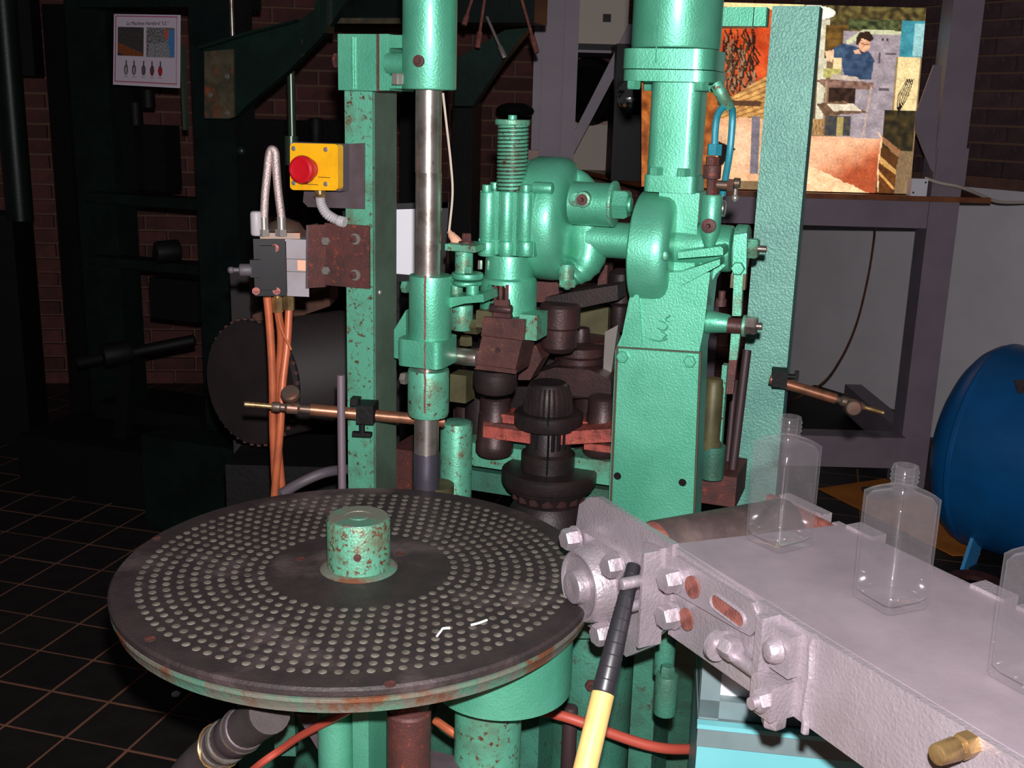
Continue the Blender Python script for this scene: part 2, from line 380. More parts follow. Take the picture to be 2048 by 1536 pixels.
# ------------------------------------------------------------------ setting: walls
BA, BB, BC = V((-3.6, 5.55, 0)), V((1.45, 6.1, 0)), V((2.75, 3.95, 0))
def brickwall(name, a, b, z0, z1, matb, pick, label, cap):
    d = (b - a); L = d.length; d.normalize(); n = V((d.y, -d.x, 0)); rot = Matrix.Rotation(math.atan2(d.y, d.x), 3, 'Z')
    wob = build(MB().box((a + b) / 2 - n * .07 + V((0, 0, (z0 + z1) / 2)), (L, .12, z1 - z0), rot), name, M['mortar'])
    tag(wob, label, None, None, 'structure')
    protos = []; rest = MB(); cnt = 0; row = 0; z = z0
    while z + .066 <= z1:
        off = -(row % 2) * .1125; u = off
        while u < L:
            u0, u1 = max(u, 0), min(u + .214, L)
            if u1 - u0 > .05:
                c = a + d * ((u0 + u1) / 2) + n * random.uniform(-.002, .003) + V((0, 0, z + .033))
                x, y = proj(c); full = abs(u1 - u0 - .214) < 1e-6
                if full and cnt < cap and pick(x, y):
                    if len(protos) < 1:
                        mb = MB(); mb.box(c, (.214, .03, .064), rot, .004, 1); protos.append(build(mb, 'brick', matb, wob))
                    else: inst(protos[0], wob, c)
                    cnt += 1
                else: rest.box(c, (u1 - u0, .03, .064), rot, .004, 1)
            u += .225
        z += .075; row += 1
    tag(build(rest, 'brick_field', matb, wob), kind='stuff')
brickwall('wall_back', BA, BB, 0, 3.2, M['brick'], lambda x, y: -30 < x < 1110 and -20 < y < 420, 'dark red brick wall behind the machinery', 290)
brickwall('wall_right', BB, BC, 1.25, 3.2, M['brick_r'], lambda x, y: 1400 < x < 2110 and -20 < y < 400, 'sooty brick upper wall above a white dado', 250)
d = (BC - BB).normalized(); n = V((d.y, -d.x, 0)); rot = Matrix.Rotation(math.atan2(d.y, d.x), 3, 'Z'); Lr = (BC - BB).length
dado = build(MB().box((BB + BC) / 2 - n * .03 + V((0, 0, .6)), (Lr, .09, 1.2), rot), 'wall_right_dado', M['white_wall'])
tag(dado, 'white painted lower part of the right wall', None, None, 'structure')
tag(build(MB().box((BB + BC) / 2 - n * .01 + V((0, 0, 1.225)), (Lr, .11, .05), rot, .006), 'trim_1', M['ledge']), 'brown ledge between brick and white wall', None, None, 'structure')

# ------------------------------------------------------------------ forming machine (everything bolted to the teal frame)
G = Frame((0, 1.75, 0), -20)
mach = thing('forming_machine', (.12, 1.95, 0), 'teal hammered-paint bottle forming machine with air cylinder, guide rod and dark mould', 'machine')
def part(name, m, parent=mach, smooth=35):
    class Ctx(MB): pass
    mb = MB(); mb._a = (name, m, parent, smooth); return mb
def done(mb): return build(mb, mb._a[0], M[mb._a[1]], mb._a[2], mb._a[3])
def bolt(parent, fr, x, y, hr, v, h, m='teal', name='bolt'):
    mb = part(name, m, parent); fr.hexf(mb, x, y, hr, v, h); return done(mb)
def vbolt(parent, q, hr, h, m='teal', name='bolt'):
    mb = part(name, m, parent); mb.hexb(q, ZUP if h > 0 else -ZUP, hr, abs(h)); return done(mb)

# bed under everything
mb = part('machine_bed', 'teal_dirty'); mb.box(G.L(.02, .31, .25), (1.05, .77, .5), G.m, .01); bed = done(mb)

# air cylinder, flange and neck
VC = .06
mb = part('air_cylinder', 'teal'); G.vc(mb, 1359, 90, -160, 100, VC, n=48, bev=.004); cyl_ = done(mb)
for sgn in (0,):
    mb = part('seam', 'teal', cyl_); q = G.P(1316, 40, VC - .068); mb.cyl(V((q.x, q.y, q.z - .06)), V((q.x, q.y, q.z + .12)), .0012, n=6); done(mb)
def rsq(mb, fr, x0, x1, y0, y1, v, r, bev=.003):
    """upright block of square plan with rounded corners"""
    a, b = fr.P(x0, (y0 + y1) / 2, v), fr.P(x1, (y0 + y1) / 2, v); hw = (b - a).dot(fr.ax) / 2; c = (a + b) / 2
    xm = (x0 + x1) / 2; z1, z0 = fr.P(xm, y0, v - hw).z, fr.P(xm, y1, v - hw).z; pts = []
    for sx, sy, a0 in ((1, 1, 0), (-1, 1, 90), (-1, -1, 180), (1, -1, 270)):
        for k in range(6):
            t = math.radians(a0 + k * 18); p = c + fr.ax * (sx * (hw - r) + r * math.cos(t)) + fr.ay * (sy * (hw - r) + r * math.sin(t))
            p.z = z0; pts.append(p)
    mb.prism(pts, V((0, 0, z1 - z0)), bev); return c, hw, z0, z1
mb = part('flange', 'teal'); c, hw, z0, z1 = rsq(mb, G, 1262, 1441, 97, 138, VC, .028, .004); flg = done(mb)
mb = part('flange', 'teal'); c2, hw2, z02, z12 = rsq(mb, G, 1262, 1441, 140, 163, VC, .028, .005); flg2 = done(mb)
for sx, sy in ((-1, -1), (1, -1), (1, 1), (-1, 1)):
    q = c2 + G.ax * sx * hw2 * .74 + G.ay * sy * hw2 * .74; q.z = z02
    vbolt(flg2, q, .011, -.012)
mb = part('neck', 'teal'); rsq(mb, G, 1306, 1404, 163, 356, VC, .017, .003); neck = done(mb)
mb = part('flange', 'teal'); c3, hw3, z03, z13 = rsq(mb, G, 1298, 1401, 352, 386, VC, .01, .004); fl3 = done(mb)
for sx, sy in ((-.55, -.9), (.5, -.9)):
    q = c3 + G.ax * sx * hw3 + G.ay * sy * hw3; q.z = z13; vbolt(fl3, q, .0115, .012)
mb = part('upper_column', 'teal'); G.bx(mb, 1312, 1392, 384, 600, VC - .03, .07, .012); done(mb)

# main casting with cover
mb = part('main_casting', 'teal')
G.pr(mb, [(1275, 545), (1258, 600), (1244, 670), (1231, 700), (1214, 1080), (1384, 1080), (1399, 700), (1407, 660), (1414, 600), (1420, 545)], 0.0, .07, .006)
cast = done(mb)
mb = part('gasket', 'gasket', cast); G.pr(mb, [(1232, 693), (1403, 704), (1388, 1078), (1216, 1078)], -.003, .004); done(mb)
mb = part('cover_plate', 'teal', cast); G.pr(mb, [(1237, 697), (1398, 708), (1384, 1078), (1221, 1078)], -.010, .007, .0015); cov = done(mb)
for x, y in ((1246, 713), (1381, 722)): bolt(cast, G, x, y, 13, -.010, .007)
for x, y in ((1235, 952), (1365, 965)):
    mb = part('bolt_hole', 'black', cast); q = G.P(x, y, -.0102); mb.cyl(q - G.ay * .0006, q, .0062, n=16); done(mb)
mb = part('casting_mark', 'teal', cast)
for pts in ([(1318, 640), (1336, 648), (1330, 660), (1316, 655)], [(1322, 662), (1334, 668), (1326, 678)], [(1300, 676), (1318, 682), (1336, 677)], [(1342, 630), (1332, 638), (1340, 644)]):
    mb.tube([G.P(x, y, -.0005) for x, y in pts], .0017, 6, 3)
done(mb)
bl = part('base_lug', 'teal', cast); G.pr(bl, [(1262, 600), (1277, 580), (1284, 690), (1240, 690)], -.006, .02, .004); done(bl)

# cross shaft, the two round housings and hubs (axes along the machine)
VS = .06
k1 = mpp(G.P(1320, 500, VS))
def disc(mb, x0, x1, y, rad, v, prof):
    """lathe along the machine axis between px x0..x1; prof of (fraction along, fraction of radius)"""
    a, b = G.P(x0, y, v), G.P(x1, y, v); L = (b - a).dot(G.ax); k = mpp((a + b) / 2); c = a.copy(); c.z = (a.z + b.z) / 2
    mb.lathe([(r * rad * k, t * L) for t, r in prof], c, G.ax, 56); return c, L
RP = [(0, .9), (.02, .97), (.06, 1), (.6, 1), (.8, .985), (.92, .93), (.98, .86), (1, .78)]
mb = part('round_housing', 'teal'); disc(mb, 1279, 1358, 500, 116, VS, RP); hs2 = done(mb)
mb = part('cross_shaft', 'teal'); G.hc(mb, 1180, 1300, 481, 36, VS, n=40); done(mb)
mb = part('shaft_hub', 'teal'); G.hc(mb, 1350, 1466, 494, 49, VS, hr1=46, n=40, bev=.004); hub2 = done(mb)
mb = part('collar', 'teal_worn'); G.hc(mb, 1470, 1496, 496, 47, VS, n=40, bev=.003); done(mb)
mb = part('nut', 'teal_worn'); a = G.P(1496, 496, VS); mb.hexb(a, G.ax, 21 * k1, .016); done(mb)
mb = part('stud', 'steel'); mb.cyl(a + G.ax * .014, a + G.ax * .028, 7 * k1, n=14); done(mb)
mb = part('rib', 'teal'); G.pr(mb, [(1356, 505), (1440, 493), (1446, 497), (1446, 510), (1356, 517)], VS - .082, .06, .003); done(mb)
mb = part('rib', 'teal'); G.pr(mb, [(1360, 545), (1440, 518), (1440, 530), (1362, 572)], VS - .075, .06, .003); done(mb)
mb = part('web', 'teal'); G.pr(mb, [(1400, 520), (1452, 530), (1432, 548), (1422, 566), (1418, 600), (1398, 600)], VS - .03, .05, .004); done(mb)
mb = part('set_block', 'teal_worn'); G.bx(mb, 1265, 1282, 455, 497, VS - .035, .02, .002); done(mb)
mb = part('plug', 'teal_worn'); q = G.P(1330, 512, VS - .0945); mb.ball(q, .005, (1, .5, 1.4)); done(mb)

RP2 = [(0, .95), (.03, .985), (.08, 1), (.55, 1), (.75, .985), (.9, .92), (1, .78), (1.06, .62)]
mb = part('round_housing', 'teal'); disc(mb, 1070, 1150, 438, 122, VS, RP2); hs1 = done(mb)
mb = part('housing_cover', 'teal', hs1); disc(mb, 1060, 1068, 438, 118, VS, [(0, .94), (.3, 1), (1, 1)]); done(mb)
mb = part('hub', 'teal'); G.hc(mb, 1146, 1224, 408, 43, VS - .04, n=40); hb = done(mb)
mb = part('washer', 'teal_worn', hb); G.hc(mb, 1224, 1231, 408, 46, VS - .04, n=40, bev=.001); done(mb)
mb = part('nut', 'teal', hb); a = G.P(1231, 408, VS - .04); k = mpp(a); mb.hexb(a, G.ax, 31 * k, .022); done(mb)
mb = part('stud', 'teal', hb); mb.cyl(a + G.ax * .02, a + G.ax * .026, 15 * k, n=18, bev=.002); done(mb)
mb = part('oil_boss', 'teal_worn', hb)
q0 = G.P(1152, 399, VS - .071); q1 = G.P(1166, 399, VS - .077)
mb.cyl(q0 + G.ay * .02, q0 - G.ay * .004, 15 * k, n=20, bev=.002); mb.cyl(q1 + G.ay * .02, q1 - G.ay * .004, 16 * k, n=20, bev=.002); done(mb)
mb = part('grease_nipple', 'rust', hb); q1 -= G.ay * .004; mb.cyl(q1, q1 - G.ay * .003, .0085, n=16); mb.cyl(q1, q1 - G.ay * .009, .004, .0025, n=10); done(mb)
mb = part('lug', 'teal', hs1); G.hc(mb, 1066, 1106, 376, 12, VS - .088, n=20, bev=.003); done(mb)
# swept lower arm of the left housing down to its drain bolt
mb = part('lower_arm', 'teal')
pts = [G.P(1176, 455, VS + .01), G.P(1178, 500, VS), G.P(1165, 535, VS - .01), G.P(1140, 556, VS - .015)]
mb.tube(pts, .03, 18, 5, rads=[.034, .034, .032, .03, .028, .024, .02, .016]); done(mb)
mb = part('shoulder', 'teal'); mb.tube([G.P(1142, 350, VS + .01), G.P(1165, 362, VS + .01), G.P(1182, 385, VS), G.P(1190, 420, VS)], .014, 12, 4); done(mb)
mb = part('drain_plug', 'teal_worn'); G.vc(mb, 1133, 16, 528, 560, VS - .05, n=20); c = done(mb)
mb = part('nut', 'teal_worn', c); q = G.P(1134, 573, VS - .05); mb.hexb(q, ZUP, 18 * mpp(q), .012); mb.ball(q, .007, (1, 1, .8), 10); done(mb)

# blow head under the spring
VB = -.01
mb = part('blow_head', 'teal'); G.bx(mb, 960, 1066, 384, 482, VB - .028, .075, .012)
for x, hw in ((977, 18), (1014, 17), (1051, 18)): G.vc(mb, x, hw, 382, 482, VB - .022, n=24, bev=.003)
bh = done(mb)
mb = part('flange', 'teal', bh); G.bx(mb, 957, 1068, 481, 510, VB - .032, .08, .012)
for x, hw in ((976, 20), (1014, 18), (1052, 20)): G.vc(mb, x, hw, 481, 512, VB - .026, n=24, bev=.003)
done(mb)
for x, y, v in ((974, 384, VB - .03), (1052, 384, VB - .03), (990, 379, VB + .03)):
    mb = part('cap_screw', 'teal', bh); G.vc(mb, x, 10, y - 15, y + 2, v, n=16, bev=.001); done(mb)
mb = part('spring', 'teal_worn', bh)
c = G.P(1025, 310, VB); k = mpp(c); zt, zb = G.P(1025, 250, VB).z, G.P(1025, 381, VB).z; pts = []; turns = 17
for i in range(turns * 18 + 1):
    t = i / 18; a = 2 * math.pi * t; pts.append(V((c.x + 28.5 * k * math.cos(a), c.y + 28.5 * k * math.sin(a), zb + (zt - zb) * t / turns)))
mb.tube(pts, 3.0 * k, 8); done(mb)
mb = part('spring_guide', 'iron', bh); G.vc(mb, 1025, 23, 248, 384, VB, n=24); done(mb)
mb = part('spring_washer', 'teal_worn', bh); G.vc(mb, 1025, 35, 239, 250, VB, n=36, bev=.001); done(mb)
mb = part('stem_end', 'teal', bh); G.vc(mb, 1025, 9, 230, 242, VB, n=16, bev=.001); done(mb)
mb = part('barrel', 'teal', bh); G.lat(mb, 1018, VB, [(46, 508), (47, 512), (48, 540), (49, 552), (54, 556), (54, 562)], 40); done(mb)
mb = part('yoke', 'teal', bh)
c = G.P(1017, 590, VB); k = mpp(c); zt, zb, za = G.P(1017, 556, VB).z, G.P(1017, 634, VB).z, G.P(1010, 566, VB - .04).z
nn_ = 64; ring = lambda r, f: [V((c.x, c.y, f(t))) + (G.ax * math.sin(t) - G.ay * math.cos(t)) * r for t in [2 * math.pi * i / nn_ - math.pi for i in range(nn_)]]
W_ = math.radians(31)
def low(t): 
    t += math.radians(6); return zb if abs(t) >= W_ else zb + (za - zb) * min(1, (1 - (abs(t) / W_) ** 5))
mb.rings([ring(54 * k, lambda t: zt), ring(57 * k, lambda t: zt - .006), ring(57 * k, low), ring(45 * k, low), ring(45 * k, lambda t: zt)], cap0=True, cap1=True); done(mb)
mb = part('lug', 'olive', bh); G.bx(mb, 952, 984, 622, 656, VB - .05, .05, .006); done(mb)
mb = part('lug', 'teal_worn', bh); G.bx(mb, 1038, 1074, 630, 680, VB - .05, .05, .008); done(mb)
# toggle link and brown jaw
mb = part('link', 'brown'); G.pr(mb, [(990, 600), (1016, 600), (1022, 640), (1014, 660), (994, 660), (984, 640)], VB - .05, .02, .004); lk = done(mb)
for x in (990, 1001, 1013):
    mb = part('link_plate', 'brown', lk); G.bx(mb, x - 3, x + 3, 570, 640, VB - .045, .04, .002); done(mb)
mb = part('link_pin', 'iron', lk); G.hc(mb, 980, 1024, 618, 10, VB - .045, n=16, bev=.002); done(mb)
mb = part('jaw_head', 'brown'); G.pr(mb, [(966, 634), (1050, 640), (1046, 682), (962, 672)], VB - .058, .06, .004); jaw = done(mb)
mb = part('jaw_body', 'brown', jaw); G.pr(mb, [(964, 672), (1044, 682), (1030, 742), (950, 734)], VB - .064, .07, .003); done(mb)
mb = part('jaw_rim', 'brown', jaw); G.pr(mb, [(956, 730), (1034, 740), (1031, 748), (948, 738)], VB - .068, .06, .002); done(mb)
mb = part('jaw_pin', 'iron', jaw); q = G.P(996, 700, VB - .064); mb.cyl(q, q - G.ay * .003, .004, n=12); done(mb)
mb = part('jaw_foot', 'black_iron', jaw); G.lat(mb, 990, VB - .02, [(38, 738), (44, 746), (44, 768), (38, 782), (20, 788)], 30); done(mb)
mb = part('pivot_bolt', 'olive'); a, b = G.P(928, 650, VB - .03), G.P(958, 650, VB - .03); b.z = a.z; mb.hexb(b, -G.ax, 17 * mpp(a), (b - a).length); done(mb)

# guide rod, cylinder, sleeves
VR = -.115
rod = part('guide_rod', 'steel'); G.vc(rod, 857, 26.5, 170, 345, VR, n=36); rod = done(rod)
mb = part('guide_rod', 'steel'); G.vc(mb, 855, 25.5, 345, 905, VR, n=36); done(mb)
mb = part('guide_rod_foot', 'steel_dk'); G.vc(mb, 853, 26, 905, 990, VR, n=36, zlow=.5); done(mb)
mb = part('rod_flange', 'olive'); G.vc(mb, 870, 38, 968, 985, VR + .02, n=30); done(mb)
mb = part('rod_cylinder', 'teal'); G.vc(mb, 860, 55, -150, 180, VR, n=48, bev=.003); rc = done(mb)
mb = part('screw_hole', 'rust', rc); q = G.P(837, 122, VR - .041); mb.cyl(q + G.ay * .004, q - G.ay * .002, .0085, n=18, bev=.001); mb.hexb(q, -G.ay, .005, .004); done(mb)
mb = part('sleeve', 'teal'); G.lat(mb, 861, VR, [(36, 549), (42, 550), (43, 555), (43, 672), (41, 680)], 44); slv = done(mb)
mb = part('sleeve', 'teal_worn'); G.lat(mb, 857, VR, [(40, 738), (41.5, 742), (41.5, 822), (39, 830)], 44); slv2 = done(mb)
mb = part('clamp_collar', 'teal'); rsq(mb, G, 813, 899, 684, 738, VR, .012, .003); done(mb)
mb = part('sleeve_cap', 'iron'); G.vc(mb, 858, 42, 676, 686, VR, n=40); done(mb)
mb = part('weld_seam', 'orust')
for y0, y1, off in ((552, 680, 43), (684, 738, 46), (740, 826, 42)):
    a, b = G.P(850, y0, VR), G.P(850, y1, VR); a = G.P(850, y0, VR - off * mpp(a)); b = G.P(850, y1, VR - off * mpp(b)); a.x = b.x = (a.x + b.x) / 2; a.y = b.y = (a.y + b.y) / 2
    mb.tube([a + (b - a) * (i / 8) + G.ax * random.uniform(-.0006, .0006) for i in range(9)], .0016, 6)
done(mb)
for x, y in ((813, 574), (808, 715), (810, 757)):
    mb = part('bolt', 'teal_worn' if y != 757 else 'zinc'); q = G.P(x + 4, y, VR); mb.hexb(q, -G.ax, .010, .010); done(mb)
# arm from the sleeve to the head with its small posts
mb = part('sleeve_arm', 'teal'); G.pr(mb, [(890, 596), (940, 592), (966, 588), (968, 604), (930, 607), (890, 618)], VR + .0, .06, .004); arm = done(mb)
mb = part('lift_rod', 'teal_worn', arm); G.vc(mb, 928, 18, 502, 548, VR + .05, n=26); done(mb)
mb = part('stop_plate', 'teal_worn', arm); G.bx(mb, 890, 951, 490, 503, VR + .02, .06, .002); done(mb)
mb = part('stop_bolt', 'rust', arm); q = G.P(933, 490, VR + .05); mb.cyl(q, q + ZUP * .006, .012, n=18); mb.hexb(q, ZUP, .008, .018); done(mb)
mb = part('disc_flange', 'teal', arm); G.vc(mb, 935, 32, 545, 557, VR + .05, n=32, bev=.002); done(mb)
mb = part('disc_flange', 'teal', arm); G.vc(mb, 935, 30, 561, 570, VR + .05, n=32, bev=.002); done(mb)
mb = part('small_post', 'teal', arm); G.vc(mb, 945, 13, 570, 600, VR + .03, n=20); done(mb)
mb = part('small_post', 'teal_worn', arm); G.vc(mb, 912, 14, 555, 606, VR + .06, n=20, bev=.003); done(mb)
mb = part('small_post', 'teal_worn', arm); G.vc(mb, 924, 22, 608, 660, VR + .07, n=20, bev=.003); done(mb)
mb = part('nut', 'teal_worn', arm); q = G.P(936, 546, VR + .02); mb.hexb(q, ZUP, .006, .01); done(mb)
mb = part('nut', 'zinc', arm); q = G.P(960, 538, VR + .08); mb.hexb(q, ZUP, .004, .014); done(mb)
mb = part('tie_rod', 'steel'); G.hc(mb, 898, 956, 713, 17, VR + .04, n=24, bev=.002); done(mb)
mb = part('tie_nut', 'olive'); q = G.P(932, 690, VR + .07); mb.hexb(q, ZUP, .011, .014); done(mb)
mb = part('olive_block', 'olive'); G.bx(mb, 900, 932, 750, 805, VR + .16, .04, .004); done(mb)
mb = part('gusset_plate', 'teal'); G.pr(mb, [(788, 660), (812, 620), (812, 720), (788, 716)], VR + .06, .01, .001); done(mb)

# left column with the clamp that holds the rod cylinder
VL = -.09
mb = part('left_column', 'teal_worn'); a, b = G.P(693, 600, VL), G.P(746, 600, VL); wd = (b - a).dot(G.ax); c = (a + b) / 2 + G.ay * .042
zt = G.P(720, 182, VL).z; mb.box(V((c.x, c.y, (zt + .3) / 2)), (wd, .084, zt - .3), G.m, .002); lcol = done(mb)
mb = part('column_web', 'web', lcol); mb.box(V((c.x, c.y, (zt + .3) / 2)) + G.ax * (wd / 2 + .0004) + G.ay * .002, (.0016, .076, zt - .302), G.m); done(mb)  # thin sheet on the column's right face, darker olive than its front
mb = part('screw', 'rust', lcol); q = G.P(745, 932 - 613, VL + .01) ; mb.cyl(q - G.ax * .002, q + G.ax * .003, .004, n=10); done(mb)
mb = part('screw', 'zinc', lcol); q = c + G.ax * (wd / 2) - G.ay * .02; q.z = G.P(760, 590, VL).z; mb.ball(q, .005, (1, 1, 1), 10); done(mb)
mb = part('clamp_block', 'teal'); G.bx(mb, 676, 752, 68, 181, VL - .02, .085, .004); cb = done(mb)
mb = part('groove_bead', 'teal', cb); G.vc(mb, 706, 2.6, 74, 178, VL - .021, n=8); G.vc(mb, 710, 2.2, 74, 178, VL - .021, n=8); done(mb)
mb = part('shim', 'rust', cb); G.bx(mb, 753, 757, 68, 183, VL - .018, .08); done(mb)
mb = part('clamp_plate', 'teal', cb); G.bx(mb, 758, 779, 68, 181, VL - .015, .085, .003); done(mb)
mb = part('bolt', 'rust', cb); q = G.P(677, 121, VL + .01); mb.hexb(q, -G.ax, .012, .006); done(mb)
mb = part('clamp_neck', 'teal', cb); G.hc(mb, 776, 818, 127, 20, VR + .01, hr1=24, n=26); done(mb)
mb = part('clamp_lug', 'teal', cb); G.bx(mb, 779, 806, 70, 96, VR, .06, .006); done(mb)
mb = part('clamp_nut', 'zinc', cb); q = G.P(795, 158, VR - .01); mb.hexb(q - ZUP * .008, ZUP, .009, .016); done(mb)
mb = part('clamp_lug', 'teal', cb); G.bx(mb, 779, 806, 152, 177, VR + .01, .05, .006); done(mb)

# valve boss, brass fittings, blue pipe on the right of the neck
mb = part('valve_boss', 'teal'); G.lat(mb, 1422, VS - .04, [(10, 494), (16, 478), (20, 462), (20, 392), (18, 389)], 30); vb = done(mb)
mb = part('grease_nipple', 'rust', vb); q = G.P(1417, 452, VS - .057); mb.cyl(q + G.ay * .004, q - G.ay * .001, .011, n=18, bev=.001); mb.cyl(q, q - G.ay * .007, .004, .002, n=10); done(mb)
mb = part('fitting', 'rust'); G.vc(mb, 1424, 11, 356, 390, VS - .04, n=6); G.vc(mb, 1424, 18, 330, 358, VS - .04, n=24, bev=.002); G.vc(mb, 1425, 14, 314, 330, VS - .04, n=6); done(mb)
mb = part('fitting_nut', 'bluepipe'); G.vc(mb, 1429, 15, 288, 311, VS - .04, n=6, bev=.001); done(mb)
mb = part('supply_pipe', 'bluepipe')
mb.tube([G.P(x, y, v) for x, y, v in ((1429, 292, VS - .04), (1431, 255, VS - .04), (1436, 228, VS - .035), (1450, 212, VS - .02), (1462, 214, VS - .01), (1465, 235, VS), (1460, 300, VS), (1452, 350, VS + .01), (1445, 390, VS + .02))], .0052, 10, 5); done(mb)
mb = part('pipe_elbow', 'teal_worn'); mb.tube([G.P(1432, 168, VS - .03), G.P(1444, 190, VS - .03), G.P(1456, 212, VS - .015)], .0095, 12, 3); done(mb)
mb = part('side_fitting', 'dbrass'); G.hc(mb, 1434, 1456, 370, 9, VS - .04, n=14); G.hc(mb, 1456, 1468, 370, 13, VS - .04, n=6); G.hc(mb, 1468, 1480, 366, 10, VS - .03, n=12); done(mb)
mb = part('side_screw', 'zinc'); q = G.P(1470, 396, VS); mb.ball(q, .006, (1, 1, 1), 10); mb.cyl(q, q + ZUP * .02, .003, n=8); done(mb)
mb = part('small_pulley', 'steel'); G.hc(mb, 1440, 1450, 417, 17, VS - .02, n=24, bev=.001); done(mb)

# lever linkage on the right
mb = part('lever', 'teal'); G.pr(mb, [(1468, 470), (1494, 466), (1492, 548), (1464, 548)], VS - .062, .012, .002); lev = done(mb)
bolt(lev, G, 1477, 536, 14, VS - .062, .009)
mb = part('lever_bar', 'teal_worn'); G.pr(mb, [(1468, 548), (1486, 548), (1482, 632), (1464, 632)], VS - .058, .012, .001); done(mb)
mb = part('lever_fork', 'olive'); G.bx(mb, 1461, 1467, 548, 576, VS - .06, .015); G.bx(mb, 1485, 1491, 548, 580, VS - .06, .015); done(mb)
mb = part('lower_boss', 'teal'); G.hc(mb, 1408, 1460, 645, 24, VS - .03, hr1=18, n=28, bev=.002); done(mb)
mb = part('lower_pin', 'brown'); G.hc(mb, 1456, 1486, 652, 16, VS - .04, n=24); done(mb)
mb = part('lower_washer', 'teal_worn'); G.hc(mb, 1486, 1492, 652, 22, VS - .04, n=28); done(mb)
mb = part('lower_nut', 'steel'); a = G.P(1492, 650, VS - .04); mb.hexb(a, G.ax, 19 * mpp(a), .017); mb.cyl(a, a + G.ax * .024, .006, n=12); done(mb)
mb = part('lower_lever', 'teal_worn'); G.pr(mb, [(1462, 668), (1480, 668), (1474, 720), (1458, 720)], VS - .05, .012, .001); done(mb)
mb = part('lower_lever_end', 'rust'); G.pr(mb, [(1458, 718), (1474, 718), (1466, 788), (1452, 788)], VS - .048, .012, .001); done(mb)
mb = part('grease_cap', 'rust'); G.vc(mb, 1444, 7, 582, 600, VS + .0, n=12); G.vc(mb, 1442, 11, 598, 612, VS, n=12); done(mb)

# right column
VRC = .42
mb = part('right_column', 'teal_col'); a, b = G.P(1507, 480, VRC), G.P(1597, 480, VRC); wd = (b - a).dot(G.ax); c = (a + b) / 2 + G.ay * .03
zt = G.P(1570, 12, VRC).z; mb.box(V((c.x, c.y, (zt + .3) / 2)), (wd, .06, zt - .3), G.m, .002); rcol = done(mb)
mb = part('top_beam', 'teal'); G.bx(mb, 1430, 1506, 14, 52, VRC - .02, .06, .004); done(mb)
mb = part('top_beam_end', 'teal'); G.bx(mb, 1508, 1532, 14, 52, VRC - .03, .04, .003); done(mb)

# mould and its hinged arms
VM = .10
mb = part('mould_dome', 'black_iron'); G.lat(mb, 1097, VM, [(34, 764), (38, 768), (45, 790), (47, 812), (46, 832)], 48); md = done(mb)
c = G.P(1097, 800, VM); k = mpp(c)
mb = part('dome_rib', 'black_iron', md)
for i in range(28):
    a = 2 * math.pi * i / 28; e = V((math.cos(a), math.sin(a), 0))
    p = [c + e * 38 * k, c + e * 45.5 * k, c + e * 47.5 * k]; p[0].z = G.P(1097, 770, VM).z; p[1].z = G.P(1097, 792, VM).z; p[2].z = G.P(1097, 826, VM).z
    mb.tube(p, .0022, 5)
done(mb)
mb = part('mould_collar', 'black_iron'); G.lat(mb, 1097, VM, [(66, 822), (69, 825), (69, 848), (67, 851)], 56); mc = done(mb)
mb = part('mould_body', 'black_iron'); G.lat(mb, 1097, VM, [(38, 846), (40, 850), (46, 900), (54, 905), (54, 955)], 48); mbd = done(mb)
c = G.P(1095, 880, VM)
for dx in (-22, 22, 33, -33, 10):
    mb = part('mould_slot', 'black', mbd)
    q = G.P(1096 + dx, 880, VM - math.sqrt(max(46 ** 2 - dx * dx, 0)) * k); mb.box(q, (.005, .006, .045 - abs(dx) * .0003), G.m, .001)
    done(mb)
mb = part('mould_seam', 'black', mbd); q = G.P(1096, 900, VM - 53 * k); mb.box(q, (.0016, .008, .09), G.m); q = G.P(1096, 840, VM - 69 * k); mb.box(q, (.0016, .004, .021), G.m); done(mb)
mb = part('mould_base_flange', 'black_iron'); G.lat(mb, 1098, VM, [(90, 936), (95, 940), (95, 958), (93, 964), (90, 966), (88, 972)], 60); done(mb)
mb = part('mould_base', 'black_iron'); G.lat(mb, 1098, VM, [(70, 966), (78, 975), (66, 1000), (80, 1020), (84, 1060)], 48); mbs = done(mb)
for i in range(7):
    a = math.radians(200 + i * 22); q = G.P(1098, 990, VM); q = q + V((math.cos(a), math.sin(a), 0)) * .058; vbolt(mbs, q, .011, .02, 'iron', 'base_bolt')
def arm_side(sg, xs, vv):
    hubx, a0, a1 = xs
    mb = part('hinge_hub', 'iron'); G.lat(mb, hubx, vv, [(26, 792), (31, 796), (31, 824), (33, 828)] + [(36, 880), (38, 884), (38, 902), (34, 908)], 36); done(mb)
    mb = part('mould_arm', 'redox'); G.bx(mb, min(a0[0], a1[0]), max(a0[0], a1[0]), a0[1], a1[1], vv - .02, .05, .005); done(mb)
arm_side(-1, (990, (962, 828), (1034, 849)), VM + .0)
mb = part('mould_arm', 'redox'); G.bx(mb, 966, 1060, 858, 881, VM - .036, .05, .004); done(mb)
mb = part('mould_arm_bar', 'rust'); G.bx(mb, 966, 1040, 848, 858, VM - .03, .05, .002); done(mb)
arm_side(1, (1205, (1160, 848), (1240, 864)), VM + .04)
mb = part('mould_arm', 'redox'); G.pr(mb, [(1118, 868), (1150, 862), (1222, 858), (1222, 884), (1120, 890)], VM - .03, .05, .003); done(mb)
mb = part('mould_arm', 'redox'); G.bx(mb, 1168, 1230, 890, 903, VM + .0, .05, .003); done(mb)

